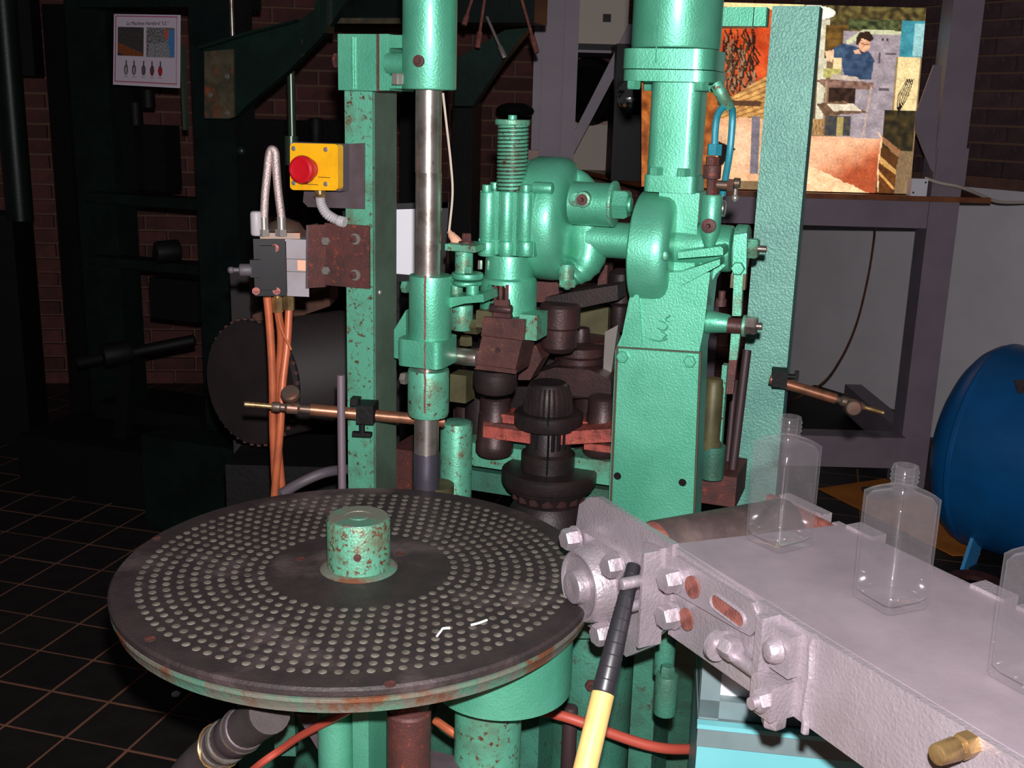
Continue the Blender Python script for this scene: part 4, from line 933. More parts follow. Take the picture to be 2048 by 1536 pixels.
for x, y, v in ((555, 602, .012), (578, 597, .03)):
    mb = part('gland_nut', 'brass', val); FV.vc(mb, x, 12, y - 8, y + 22, v, n=6); FV.vc(mb, x, 8, y - 12, y - 6, v, n=14); done(mb)

# copper coloured hoses hanging from the valve
for pts, lab in (([(534, 594, .01), (540, 660, .01), (545, 760, .01), (546, 860, .015), (552, 990, .03), (560, 1100, .06)], 'orange copper hose hanging straight from the black face of the valve'),
                 ([(556, 622, .012), (562, 680, .03), (556, 780, .045), (556, 880, .055), (566, 1000, .065), (575, 1100, .09)], 'orange copper hose passing behind its two neighbours below the brass nut'),
                 ([(578, 618, .03), (574, 690, .02), (565, 770, .006), (560, 860, -.004), (548, 1000, .008), (540, 1100, .035)], 'orange copper hose slanting across its neighbours from the rear brass nut')):
    mb = MB(); mb.tube([FV.P(*p) for p in pts], .0066, 12, 5)
    tag(build(mb, 'hose', M['copper']), lab, 'hose', 'copper hoses below the valve')
mb = MB(); mb.tube([FV.P(*p) for p in ((556, 628, .006), (563, 660, .004), (578, 690, .002), (582, 700, 0))], .0022, 6, 4)
tag(build(mb, 'wire', M['copper']), 'thin loose copper wire end beside the orange hoses', 'wire')

# ------------------------------------------------------------------ gas torches on clamps
def torch(name, lab, f, tip, pipe0, pipe1, knob, kdir):
    th = thing(name, f.P(*pipe1), lab, 'torch')
    a, b = f.P(*tip), f.P(*pipe0); e = f.P(*pipe1); dr_ = (b - a).normalized()
    mb = part('nozzle', 'brass', th)
    L = (b - a).length; m = a + dr_ * L * .42
    prof = [(.0032, 0), (.0042, .001)] + [(.0045 if i % 2 else .0038, .002 + i * L * .04) for i in range(9)] + [(.0045, L * .42)]
    mb.lathe(prof, a, dr_, 14); done(mb)
    mb = part('valve_body', 'dbrass', th); mb.lathe([(.007, 0), (.008, .003), (.008, .012), (.006, .014), (.006, .02), (.0095, .024), (.0095, .04), (.006, .044), (.007, L * .58)], m, dr_, 16); done(mb)
    kq = f.P(*knob); mb = part('valve_knob', 'dbrass', th); mb.lathe([(.013, -.006), (.0145, -.004), (.0145, .004), (.012, .007), (.003, .0075)], kq, kdir, 28); mb.cyl(kq, m + dr_ * .034, .004, n=10); done(mb)
    mb = part('pipe', 'pipe', th); mb.cyl(b, e, .0095, n=22); done(mb)
    return th
T1 = Frame((0, 1.66, 0), -6)
tor = torch('gas_torch', 'copper gas torch pipe with brass nozzle clamped beside the guide rod', T1, (488, 808, -.03), (620, 819, -.005), (888, 843, .055), (581, 788, -.03), ZUP * .75 - T1.ay * .66)
mb = part('wing_clamp', 'dkiron', tor); T1.bx(mb, 712, 746, 812, 848, .0, .04, .003); T1.vc(mb, 724, 6, 848, 866, .01, n=10); T1.bx(mb, 704, 742, 866, 873, .006, .01, .002); T1.bx(mb, 700, 716, 798, 812, .01, .02, .002); done(mb)
tag(build((lambda m: (T1.vc(m, 683, 8, 750, 1000, 0, n=18, zlow=.5), m)[1])(MB()), 'support_pipe', M['purple_pipe']), 'grey steel pipe standing upright beside the teal column', 'pipe')
tag(build((lambda m: (G.vc(m, 773, 7, 652, 1000, .02, n=14, zlow=.5), m)[1])(MB()), 'support_rod', M['dkrod']), 'dark brown upright rod between the column and guide rod', 'rod')
T2 = Frame((0, 2.02, 0), -10)
tor2 = torch('gas_torch', 'copper gas torch pipe with round valve wheel in front of the white wall', T2, (1768, 826, 0), (1672, 798, 0), (1540, 758, .0), (1707, 815, -.02), -T2.ay)
mb = part('wing_clamp', 'dkiron', tor2); T2.hc(mb, 1556, 1592, 753, 6, -.01, n=12); T2.bx(mb, 1590, 1598, 744, 762, -.015, .012, .002); T2.bx(mb, 1545, 1575, 744, 775, -.02, .04, .003); done(mb)

# thin wire with peach connector hanging from above
mb = MB(); mb.tube([G.P(886, 186, VR + .06), G.P(892, 240, VR + .06), G.P(902, 330, VR + .06), G.P(905, 390, VR + .06), G.P(898, 465, VR + .06)], .0019, 6, 6)
wr = build(mb, 'wire', M['beige']); tag(wr, 'thin beige wire with a peach cap beside the guide rod', 'wire')
mb = MB(); mb.tube([G.P(899, 464, VR + .06), G.P(906, 474, VR + .055), G.P(918, 488, VR + .05)], .006, 10, 3, rads=[.004, .0065, .008, .007]); o = build(mb, 'connector_cap', M['peach'], wr)

# ------------------------------------------------------------------ hoses on and near the floor
hq = [onz(540, 1425, .84), onz(500, 1450, .80), onz(440, 1492, .74), onz(370, 1560, .66), onz(330, 1640, .5)]
hs = thing('thick_hose', (hq[-1].x, hq[-1].y, .3), 'thick dark hose with metal bands and yellow wire under the table', 'hose')
mb = part('tube', 'hose', hs); mb.tube(hq, .024, 20, 4); done(mb)
dd = (hq[2] - hq[1]).normalized()
mb = part('band', 'steel', hs)
for t in (.25, .75, 1.0): p = hq[1] + (hq[2] - hq[1]) * t; mb.lathe([(.026, -.003), (.0275, 0), (.026, .003)], p, dd, 28)
done(mb)
mb = part('coupling', 'bracket', hs); mb.cyl(hq[1] + dd * .01, hq[1] + dd * .05, .0262, n=28, bev=.003); done(mb)
mb = part('tie_wire', 'brass', hs); p = hq[2]; e1, e2, _ = basis(dd); mb.tube([p + (e1 * math.cos(t / 3) + e2 * math.sin(t / 3)) * .028 + dd * .003 * math.sin(t) for t in range(20)], .0014, 6); done(mb)
mb = MB(); mb.tube([onz(470, 1570, .6), onz(520, 1528, .66), onz(560, 1500, .68), onz(604, 1470, .72), onz(700, 1420, .80)], .005, 8, 4)
tag(build(mb, 'hose', M['redhose']), 'thin red hose slanting up under the left of the table', 'hose')
mb = MB(); mb.tube([W0.P(1080, 1420, 1.40), W0.P(1150, 1440, 1.38), W0.P(1260, 1480, 1.375), W0.P(1330, 1497, 1.38), W0.P(1400, 1498, 1.42)], .0075, 12, 5)
tag(build(mb, 'hose', M['redhose']), 'orange-red hose crossing the teal lower cylinder', 'hose')
mb = MB(); mb.tube([W0.P(870, 1440, 1.38), W0.P(910, 1468, 1.36), W0.P(960, 1500, 1.36)], .006, 10, 3)
tag(build(mb, 'hose', M['copper']), 'short orange hose behind the worn pedestal', 'hose')
mb = MB(); mb.tube([W0.P(560, 990, 1.75), W0.P(600, 966, 1.78), W0.P(650, 945, 1.8), W0.P(700, 938, 1.85)], .009, 12, 4)
tag(build(mb, 'hose', M['greyplastic']), 'grey hose curving behind the copper hoses', 'hose')

# ------------------------------------------------------------------ dark press behind on the left
B1 = Frame((0, 3.5, 0), -20)
prs = thing('old_press', B1.P(300, 950, 0) * 1.0, 'black-green iron press frame standing in the dark behind the teal machine', 'press')
prs.location.z = 0; WLOC[prs.name].z = 0
def bp_(name, m, x0, x1, y0, y1, v, dep, bev=.004, zlow=None):
    mb = part(name, m, prs); 
    if zlow is None: B1.bx(mb, x0, x1, y0, y1, v, dep, bev)
    else:
        a, b = B1.P(x0, (y0 + y1) / 2, v), B1.P(x1, (y0 + y1) / 2, v); t = B1.P((x0 + x1) / 2, y0, v); c = (a + b) / 2 + B1.ay * dep / 2
        mb.box(V((c.x, c.y, (t.z + zlow) / 2)), ((b - a).dot(B1.ax), dep, t.z - zlow), B1.m, bev)
    return done(mb)
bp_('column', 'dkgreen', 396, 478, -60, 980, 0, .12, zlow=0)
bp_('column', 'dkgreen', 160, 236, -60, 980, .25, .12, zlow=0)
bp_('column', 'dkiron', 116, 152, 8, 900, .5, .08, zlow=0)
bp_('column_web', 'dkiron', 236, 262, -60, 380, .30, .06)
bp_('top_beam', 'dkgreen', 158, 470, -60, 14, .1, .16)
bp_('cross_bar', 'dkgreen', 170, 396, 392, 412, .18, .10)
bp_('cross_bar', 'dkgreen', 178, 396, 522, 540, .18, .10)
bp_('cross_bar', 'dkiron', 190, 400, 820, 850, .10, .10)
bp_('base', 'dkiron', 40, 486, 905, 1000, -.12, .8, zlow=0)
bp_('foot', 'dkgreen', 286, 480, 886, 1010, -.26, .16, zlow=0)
bp_('guide_rail', 'greensteel', 362, 368, 90, 260, .12, .02, .002)
bp_('inner_block', 'dkiron', 240, 330, 250, 380, .35, .1)
bp_('inner_block', 'dkiron', 300, 396, 560, 640, .2, .12)
bp_('inner_block', 'dkiron', 480, 570, 240, 420, .2, .2)
for x, y0, y1, hw in ((271, 205, 250, 12), (296, 180, 215, 14)):
    mb = part('spindle', 'dkiron', prs); B1.vc(mb, x, hw, y0, y1, .3, n=18); done(mb)
mb = part('handle_shaft', 'dkiron', prs); mb.cyl(B1.P(156, 726, -.12), B1.P(390, 680, .1), .022, n=20, bev=.004); done(mb)
mb = part('clamp_head', 'dkiron', prs); mb.cyl(B1.P(205, 712, -.1), B1.P(262, 702, -.02), .045, n=20, bev=.008); done(mb)
mb = part('support_leg', 'dkiron', prs); B1.pr(mb, [(240, 720), (262, 720), (250, 880), (226, 880)], .0, .05, .003); done(mb)
mb = part('motor', 'dkiron', prs); mb.cyl(B1.P(310, 505, -.02), B1.P(360, 500, .05), .04, n=24, bev=.01); done(mb)
mb = part('green_lamp', 'gusset', prs); q = B1.P(482, 302, -.03); mb.ball(q, .016, (1, .7, 1), 14); done(mb)
mb = part('shiny_rod', 'steel', prs); B1.vc(mb, 463, 4.5, -60, 80, -.04, n=12); done(mb)
mb = part('shiny_rod', 'greensteel', prs); B1.vc(mb, 583, 8, 135, 280, .1, n=16); B1.vc(mb, 583, 14, 272, 330, .1, n=16); done(mb)
# gusset arm
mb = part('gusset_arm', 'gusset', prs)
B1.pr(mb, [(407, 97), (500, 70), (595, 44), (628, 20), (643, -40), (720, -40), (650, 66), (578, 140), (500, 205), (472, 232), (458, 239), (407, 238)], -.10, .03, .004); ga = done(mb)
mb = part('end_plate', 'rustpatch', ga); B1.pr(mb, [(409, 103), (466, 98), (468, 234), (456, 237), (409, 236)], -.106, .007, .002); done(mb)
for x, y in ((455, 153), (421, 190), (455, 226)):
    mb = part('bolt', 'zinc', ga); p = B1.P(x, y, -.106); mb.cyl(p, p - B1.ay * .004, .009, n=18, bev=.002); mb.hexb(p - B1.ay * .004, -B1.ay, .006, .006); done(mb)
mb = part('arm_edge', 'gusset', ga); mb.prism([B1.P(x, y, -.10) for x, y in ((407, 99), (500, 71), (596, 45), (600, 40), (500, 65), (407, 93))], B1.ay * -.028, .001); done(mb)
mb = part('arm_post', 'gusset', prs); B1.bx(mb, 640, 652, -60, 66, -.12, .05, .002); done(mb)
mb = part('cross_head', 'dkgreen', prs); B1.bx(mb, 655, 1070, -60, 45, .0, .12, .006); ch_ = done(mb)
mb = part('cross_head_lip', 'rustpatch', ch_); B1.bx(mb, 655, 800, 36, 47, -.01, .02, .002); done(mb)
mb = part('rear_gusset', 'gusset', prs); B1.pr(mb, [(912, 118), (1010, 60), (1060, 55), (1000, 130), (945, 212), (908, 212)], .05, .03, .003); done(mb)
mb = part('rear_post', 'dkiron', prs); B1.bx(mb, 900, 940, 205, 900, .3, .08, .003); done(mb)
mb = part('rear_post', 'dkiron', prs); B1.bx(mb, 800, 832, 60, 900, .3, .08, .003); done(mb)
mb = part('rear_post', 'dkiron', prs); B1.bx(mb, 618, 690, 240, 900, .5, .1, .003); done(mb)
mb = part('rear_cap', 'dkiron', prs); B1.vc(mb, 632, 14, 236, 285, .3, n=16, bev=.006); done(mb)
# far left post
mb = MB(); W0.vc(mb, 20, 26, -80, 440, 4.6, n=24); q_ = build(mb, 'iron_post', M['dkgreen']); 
tag(q_, 'glossy black-green round iron post at the brick wall', 'post'); 
mb = MB(); W0.bx(mb, 20, 62, -60, 150, 4.72, .1, .004); build(mb, 'top_housing', M['dkiron'], q_)
mb = MB(); W0.bx(mb, -60, 44, 430, 925, 4.6, .2, .004)
tag(build(mb, 'housing', M['dkiron'], q_), None)

# picture sign on the press
def painter(x0, y0, x1, y1, nx, ny, base):
    img = [[base for _ in range(nx + 1)] for _ in range(ny + 1)]
    def each(fn):
        for j in range(ny + 1):
            y = y0 + (y1 - y0) * j / ny
            for i in range(nx + 1):
                x = x0 + (x1 - x0) * i / nx; c = fn(x, y, img[j][i])
                if c is not None: img[j][i] = c
    return img, each
def inpoly(x, y, p):
    r = False; n = len(p); j = n - 1
    for i in range(n):
        if (p[i][1] > y) != (p[j][1] > y) and x < (p[j][0] - p[i][0]) * (y - p[i][1]) / (p[j][1] - p[i][1]) + p[i][0]: r = not r
        j = i
    return r
def lerpc(a, b, t): t = max(0, min(1, t)); return tuple(a[k] + (b[k] - a[k]) * t for k in range(3))
def nz2(x, y, s, o=0): return mnoise.noise(V((x * s, y * s, o))) * .5 + .5
class Paint:
    def __init__(s, x0, y0, x1, y1, nx, ny, base):
        s.b = (x0, y0, x1, y1); s.n = (nx, ny); s.img, s.each = painter(x0, y0, x1, y1, nx, ny, base)
    def _rng(s, xa, ya, xb, yb):
        x0, y0, x1, y1 = s.b; nx, ny = s.n
        return max(0, int((xa - x0) / (x1 - x0) * nx)), min(nx, int((xb - x0) / (x1 - x0) * nx) + 1), max(0, int((ya - y0) / (y1 - y0) * ny)), min(ny, int((yb - y0) / (y1 - y0) * ny) + 1)
    def area(s, xa, ya, xb, yb, fn):
        x0, y0, x1, y1 = s.b; nx, ny = s.n; i0, i1, j0, j1 = s._rng(xa, ya, xb, yb)
        for j in range(j0, j1 + 1):
            y = y0 + (y1 - y0) * j / ny
            for i in range(i0, i1 + 1):
                x = x0 + (x1 - x0) * i / nx; c = fn(x, y)
                if c is not None: s.img[j][i] = c
    def poly(s, p, c, c2=None, sc=.1, o=0):
        xs = [q[0] for q in p]; ys = [q[1] for q in p]
        def f(x, y):
            if inpoly(x, y, p):
                return lerpc(c, c2, (nz2(x, y, sc, o) - .3) * 2.2) if c2 else c
        s.area(min(xs), min(ys), max(xs), max(ys), f)
    def rect(s, xa, ya, xb, yb, c, c2=None, sc=.1, o=0): s.poly([(xa, ya), (xb, ya), (xb, yb), (xa, yb)], c, c2, sc, o)
    def ell(s, cx, cy, rx, ry, c, c2=None, sc=.1):
        s.area(cx - rx, cy - ry, cx + rx, cy + ry, lambda x, y: (lerpc(c, c2, (nz2(x, y, sc) - .3) * 2.2) if c2 else c) if ((x - cx) / rx) ** 2 + ((y - cy) / ry) ** 2 <= 1 else None)
    def line(s, p, w_, c):
        for (ax, ay), (bx_, by) in zip(p[:-1], p[1:]):
            L = math.hypot(bx_ - ax, by - ay) + 1e-6
            def f(x, y):
                t = max(0, min(1, ((x - ax) * (bx_ - ax) + (y - ay) * (by - ay)) / L / L))
                return c if math.hypot(x - ax - t * (bx_ - ax), y - ay - t * (by - ay)) <= w_ else None
            s.area(min(ax, bx_) - w_, min(ay, by) - w_, max(ax, bx_) + w_, max(ay, by) + w_, f)
    def grain(s, amp):
        x0, y0, x1, y1 = s.b
        for j, row in enumerate(s.img):
            for i, c in enumerate(row):
                g = 1 + amp * (mnoise.noise(V((i * .45, j * .45, 3))) + .7 * mnoise.noise(V((i * .12, j * .12, 9)))); row[i] = tuple(max(0, min(255, v * g)) for v in c)
    def sheet(s, tl, tr, br, bl, bend=None):
        """mesh grid carrying the print as a colour attribute"""
        nx, ny = s.n; vs_ = []; cs = []
        for j in range(ny + 1):
            for i in range(nx + 1):
                a, b = i / nx, j / ny
                q = (tl * (1 - a) + tr * a) * (1 - b) + (bl * (1 - a) + br * a) * b
                if bend: q = q + bend(a, b)
                vs_.append(q); cs.append(s.img[j][i])
        fs = [(j * (nx + 1) + i, (j + 1) * (nx + 1) + i, (j + 1) * (nx + 1) + i + 1, j * (nx + 1) + i + 1) for j in range(ny) for i in range(nx)]
        me = bpy.data.meshes.new('print'); me.from_pydata(vs_, [], fs)
        at = me.color_attributes.new('print', 'FLOAT_COLOR', 'POINT')
        flat = []
        for c in cs: flat += list(srgb(*c))
        at.data.foreach_set('color', flat); return me
def sheet_obj(me, name, m, parent):
    o = bpy.data.objects.new(name, me); COL.objects.link(o); me.materials.append(m)
    c = sum((v.co for v in me.vertices), V()) / len(me.vertices); me.transform(Matrix.Translation(-c))
    for p in me.polygons: p.use_smooth = True
    o.parent = parent; o.location = c - wl(parent); WLOC[o.name] = c; return o

SV = -.03
sgn = thing('picture_sign', B1.P(292, 172, SV), 'small white framed notice with two photos and five bottle drawings on the press', 'sign')
mb = part('board', 'white', sgn); B1.pr(mb, [(228, 28), (359, 30), (358, 176), (226, 169)], SV + .0012, .006, .0005); done(mb)
pt = Paint(228, 28, 359, 174, 150, 160, (206, 190, 204))
pt.rect(231, 31, 355, 33, (170, 40, 90)); pt.rect(231, 166, 355, 168, (170, 40, 60)); pt.rect(231, 31, 232.5, 168, (160, 60, 90)); pt.rect(353, 31, 354.5, 168, (160, 60, 90))
pt.rect(236, 54, 289, 113, (48, 44, 44), (84, 78, 76), .5); pt.poly([(236, 86), (289, 108), (289, 113), (250, 113), (236, 104)], (150, 86, 40), (96, 50, 34), .5)
pt.rect(294, 54, 350, 114, (60, 58, 58), (170, 168, 168), .45); pt.poly([(300, 88), (350, 80), (350, 114), (296, 114)], (170, 168, 170), (90, 90, 92), .5)
pt.poly([(338, 58), (350, 58), (350, 112), (341, 112), (336, 80)], (90, 140, 190), (60, 100, 150), .4); pt.rect(330, 58, 338, 76, (190, 90, 70))
for i, (x, col_) in enumerate(((254, (120, 118, 116)), (270, (100, 100, 100)), (289, (96, 92, 94)), (306, (110, 60, 54)), (322, (190, 30, 40)))):
    pt.ell(x, 142, 4.2, 11, col_, (60, 56, 58), .6); pt.rect(x - 1.3, 122, x + 1.3, 136, (70, 66, 70)); pt.ell(x, 143, 1.6, 7, (176, 170, 172) if i < 2 else col_); pt.rect(x - 3.5, 155, x + 3.5, 157, (150, 140, 150))
me = pt.sheet(B1.P(228, 28, SV), B1.P(359, 30, SV), B1.P(358, 175, SV), B1.P(226, 168.5, SV))
sheet_obj(me, 'print', printmat('sign_print', 0), sgn)
def text(body, q, size, ax, parent, name='lettering', shear=.25):
    cu = bpy.data.curves.new('t', 'FONT'); cu.body = body; cu.size = size; cu.shear = shear; cu.extrude = .0002; cu.align_x = 'CENTER'
    ob = bpy.data.objects.new('t', cu); COL.objects.link(ob)
    bpy.context.view_layer.update(); me_ = bpy.data.meshes.new_from_object(ob.evaluated_get(bpy.context.evaluated_depsgraph_get()))
    bpy.data.objects.remove(ob)
    o = bpy.data.objects.new(name, me_); COL.objects.link(o); me_.materials.append(M['ltext'])
    n_ = ax.cross(ZUP); r3 = Matrix((ax, ZUP, n_)).transposed(); me_.transform(r3.to_4x4())
    o.parent = parent; o.location = q - wl(parent); WLOC[o.name] = V(q); return o
text('La Machine Hartford "I.S."', B1.P(294, 50, SV - .0015), 9.6 * mpp(B1.P(294, 50, SV)), B1.ax, sgn)

# coil drum and plank behind the copper hoses
dr_ = thing('ribbed_drum', W0.P(600, 900, 2.45), 'large dark brown ribbed drum lying behind the copper hoses', 'drum')
dr_.location.z = 0; WLOC[dr_.name].z = 0
a, b = W0.P(505, 765, 2.35), W0.P(690, 730, 2.6); ax_ = (b - a).normalized(); L_ = (b - a).length
mb = part('coil', 'coil', dr_); prof = []
for i in range(30): prof += [(.128, L_ * i / 30), (.133, L_ * (i + .5) / 30)]
mb.lathe(prof, a, ax_, 64); done(mb)
mb = part('end_ring', 'coil', dr_); mb.lathe([(.10, -.012), (.136, -.010), (.140, 0), (.136, .010)], a, ax_, 64); er = done(mb)
for i in range(40):
    t = 2 * math.pi * i / 40; e1, e2, _ = basis(ax_); p = a + (e1 * math.cos(t) + e2 * math.sin(t)) * .139
    if i == 0: mb = part('ring_tooth', 'rust', er); mb.box(p, (.008, .008, .008)); rt0 = done(mb)
    else: inst(rt0, er, p)
mb = part('cradle', 'dkiron', dr_); mb.box(V(((a.x + b.x) / 2, (a.y + b.y) / 2, .35)), (.3, .25, .7), None, .01); done(mb)
mb = MB(); mb.prism([W0.P(x, y, 2.55) for x, y in ((505, 630), (660, 575), (660, 612), (508, 664))], V((0, .12, 0)), .003)
pk = build(mb, 'wooden_plank', M['plank']); tag(pk, 'worn orange-brown plank lying on top of the ribbed drum', 'plank')
bxs = MB(); W0.bx(bxs, 462, 500, 545, 660, 2.72, .08, .01); q = W0.P(481, 655, 2.76); bxs.box(V((q.x, 2.77, q.z / 2)), (.05, .05, q.z), None, .004)
tag(build(bxs, 'gear_case', M['coil']), 'small brown iron gear case left of the plank', 'gear case')
# low dark boards on the floor behind
mb = MB(); mb.prism([onz(x, y, .02) for x, y in ((590, 1000), (700, 930), (700, 860), (470, 930))], V((0, 0, .05)), .003)
tag(build(mb, 'floor_board', M['dkiron']), 'dark board lying on the floor below the ribbed drum', 'board')

# rods hanging from the cross head
for i, (p0, p1) in enumerate((((950, -20), (928, 50)), ((972, -20), (955, 96)), ((1038, -20), (1074, 106)), ((974, 34), (1010, 116)))):
    mb = MB(); a, b = W0.P(*p0, 3.42), W0.P(*p1, 3.38); mb.cyl(a, b, .0045, n=8); mb.cyl(a + (b - a) * .72, b, .008, n=8, bev=.002)
    tag(build(mb, 'hanging_rod', M['orust'] if i != 3 else M['zinc']), ('short dull rod hanging at a slant below the iron cross head', 'rusty tipped rod hanging leftward below the iron cross head', 'rusty tipped rod hanging rightward below the iron cross head', 'loose grey wire end below the iron cross head')[i], 'rod', 'rods hanging from the cross head')

# white board behind the guide rod
wb = thing('white_board', W0.P(840, 560, 2.35), 'bright white sheet in a black frame behind the guide rod', 'board')
wb.location.z = 0; WLOC[wb.name].z = 0
mb = part('sheet', 'white', wb); W0.pr(mb, [(680, 420), (890, 414), (880, 560), (680, 540)], 2.35, .004); done(mb)
mb = part('frame', 'black', wb); 
for p in ([(676, 410), (896, 404), (896, 416), (676, 422)], [(884, 404), (898, 404), (888, 572), (874, 572)], [(676, 538), (886, 556), (886, 572), (676, 552)], [(676, 410), (684, 410), (684, 552), (676, 552)]): W0.pr(mb, p, 2.345, .02)
done(mb)
mb = part('stand', 'dkiron', wb); q = W0.P(785, 560, 2.37); mb.box(V((q.x, 2.385, q.z / 2)), (.03, .03, q.z), None); done(mb)

# ------------------------------------------------------------------ grey steel rack on the right
rk = thing('steel_rack', (1.3, 4.6, 0), 'grey painted steel rack with a thin wooden worktop by the white wall', 'rack')
def rb(name, m, x0, x1, y0, y1, z0, z1, bev=.003):
    mb = part(name, m, rk); mb.box(((x0 + x1) / 2, (y0 + y1) / 2, (z0 + z1) / 2), (x1 - x0, y1 - y0, z1 - z0), None, bev); return done(mb)
rb('post', 'rack', 1.612, 1.728, 4.35, 4.47, 0, 2.6)
rb('post_web', 'rack', 1.655, 1.742, 4.50, 4.52, 0, 2.6)
rb('front_beam', 'rack', .62, 1.70, 4.36, 4.42, 1.075, 1.18)
rb('low_beam', 'rack', 1.02, 1.612, 4.30, 4.40, .10, .23)
rb('low_beam', 'rack', 1.62, 1.70, 4.45, 5.2, .10, .23)
rb('post', 'rack', .88, .98, 5.2, 5.3, 0, 1.18)
pa, pb = W0.P(1078, 300, 4.9), W0.P(1122, 300, 4.9)
rb('post', 'rack', pa.x, pb.x, 4.90, 4.95, 0, 2.6); rb('post_flange', 'rack', pb.x - .005, pb.x + .055, 4.86, 4.875, 0, 2.6); rb('post_flange', 'rack', pa.x - .035, pa.x, 4.93, 4.945, 0, 2.6)
mb = part('worktop', 'wood', rk); mb.prism([V((x, y, 1.182)) for x, y in ((.60, 4.33), (1.84, 4.33), (1.84, 4.95), (1.0, 5.3), (.55, 5.82), (.24, 5.82))], V((0, 0, .02)), .002); done(mb)
mb = part('brace', 'rack', rk); mb.prism([W0.P(x, y, 4.86) for x, y in ((1140, 280), (1258, 48), (1275, 48), (1262, 90), (1146, 310))], V((0, .02, 0)), .001); done(mb)
mb = part('upper_shelf', 'rack', rk); W0.bx(mb, 1120, 1290, 100.5, 106, 5.05, .4); done(mb)
mb = part('gusset', 'rack', rk); mb.prism([W0.P(x, y, 4.34) for x, y in ((1868, 130), (1884, 130), (1868, 345), (1862, 340), (1832, 262), (1832, 228))], V((0, .012, 0)), .001); done(mb)
for x, y in ((1893, 321), (1914, 321), (1909, 364)):
    mb = part('bolt_hole', 'black', rk); p = W0.P(x, y, 4.3495); mb.cyl(p, p + V((0, .002, 0)), .009, n=14); done(mb)
mb = part('weld_plate', 'rack', rk); W0.bx(mb, 1872, 1934, 296, 372, 4.343, .006, .001); done(mb)

# backlit photo panel on the worktop
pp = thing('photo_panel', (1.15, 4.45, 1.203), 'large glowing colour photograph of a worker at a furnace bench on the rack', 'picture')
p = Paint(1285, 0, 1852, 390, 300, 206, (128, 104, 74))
p.rect(1285, 0, 1460, 400, (196, 112, 52), (120, 62, 30), .05)
p.rect(1440, 0, 1560, 200, (196, 66, 30), (226, 96, 44), .04)
for i in range(110):
    x = 1450 + random.random() * 66; y = 50 + random.random() * 110
    p.line([(x, y), (x + random.uniform(-10, 10), y + 18), (x + random.uniform(-14, 14), y + 36)], 1.4, random.choice(((46, 34, 26), (84, 56, 36), (150, 120, 90), (60, 30, 22))))
p.poly([(1440, 215), (1540, 150), (1540, 240), (1440, 270)], (226, 170, 96), (180, 126, 70), .08)
for i in range(8): p.line([(1440, 200 + i * 9), (1540, 150 + i * 11)], .9, (110, 74, 44))
p.rect(1440, 242, 1560, 372, (244, 196, 150), (230, 170, 124), .03); p.poly([(1444, 290), (1482, 305), (1450, 346), (1444, 350)], (30, 22, 20)); p.rect(1484, 240, 1512, 356, (250, 200, 160), (232, 176, 136), .03); p.rect(1512, 236, 1530, 356, (120, 112, 120))
p.rect(1440, 204, 1530, 214, (90, 60, 40))
# right half
p.rect(1560, 0, 1860, 60, (110, 96, 52), (50, 42, 26), .09)
p.poly([(1600, 30), (1662, 30), (1658, 250), (1600, 260)], (226, 220, 192), (190, 180, 150), .05); p.rect(1617, 110, 1640, 235, (196, 178, 168), (150, 150, 140), .08); p.rect(1618, 180, 1640, 238, (70, 110, 104), (50, 84, 80), .1)
p.rect(1640, 34, 1643, 240, (110, 80, 50)); p.rect(1655, 40, 1704, 110, (126, 92, 40), (70, 52, 26), .07)
p.rect(1690, 52, 1806, 276, (168, 154, 158), (146, 132, 138), .05); p.poly([(1696, 72), (1732, 46), (1806, 50), (1806, 58), (1740, 58), (1700, 82)], (200, 200, 160)); p.rect(1700, 28, 1800, 48, (96, 104, 60), (40, 44, 30), .1)
p.rect(1764, 96, 1768, 118, (90, 80, 84)); p.rect(1778, 96, 1800, 100, (90, 80, 84)); p.rect(1770, 170, 1790, 176, (90, 80, 84)); p.ell(1770, 68, 2.5, 2.5, (60, 50, 50)); p.ell(1779, 68, 2.5, 2.5, (60, 50, 50))
p.rect(1806, 28, 1856, 104, (70, 150, 160), (54, 126, 140), .04); p.rect(1832, 34, 1856, 102, (150, 196, 196)); p.rect(1800, 104, 1850, 220, (240, 214, 156), (222, 196, 140), .04); p.rect(1800, 104, 1804, 220, (150, 124, 84))
p.rect(1784, 214, 1850, 300, (40, 36, 26), (74, 60, 34), .08)
for i in range(5): p.line([(1838 - i * 3, 150), (1830 - i * 5, 185), (1812, 224)], 1.0, (30, 26, 26))
# worker: hair, face, blue overalls, arms
p.poly([(1672, 92), (1690, 78), (1716, 84), (1744, 94), (1756, 112), (1752, 152), (1700, 152), (1690, 120), (1668, 112)], (66, 84, 110), (44, 60, 84), .08)
p.poly([(1668, 92), (1686, 80), (1700, 96), (1690, 128), (1676, 126)], (70, 92, 116), (50, 70, 96), .08); p.poly([(1655, 96), (1674, 92), (1672, 118), (1660, 116)], (238, 190, 150))
p.ell(1734, 78, 12, 17, (236, 178, 140), (214, 150, 112), .1); p.poly([(1716, 68), (1722, 54), (1742, 52), (1752, 66), (1746, 74), (1728, 66), (1722, 80), (1716, 80)], (52, 36, 28)); p.line([(1728, 78), (1742, 80)], .9, (90, 56, 44)); p.poly([(1712, 92), (1724, 90), (1728, 100), (1716, 100)], (232, 176, 138))
p.rect(1674, 108, 1690, 148, (246, 214, 160)); p.rect(1655, 132, 1690, 150, (200, 190, 110), (150, 140, 80), .1)
p.poly([(1672, 142), (1726, 148), (1728, 156), (1670, 154)], (200, 180, 160))
p.poly([(1640, 156), (1664, 154), (1758, 158), (1758, 174), (1664, 174)], (150, 114, 98), (110, 80, 70), .12); p.rect(1668, 172, 1722, 206, (66, 44, 34), (40, 28, 24), .1)
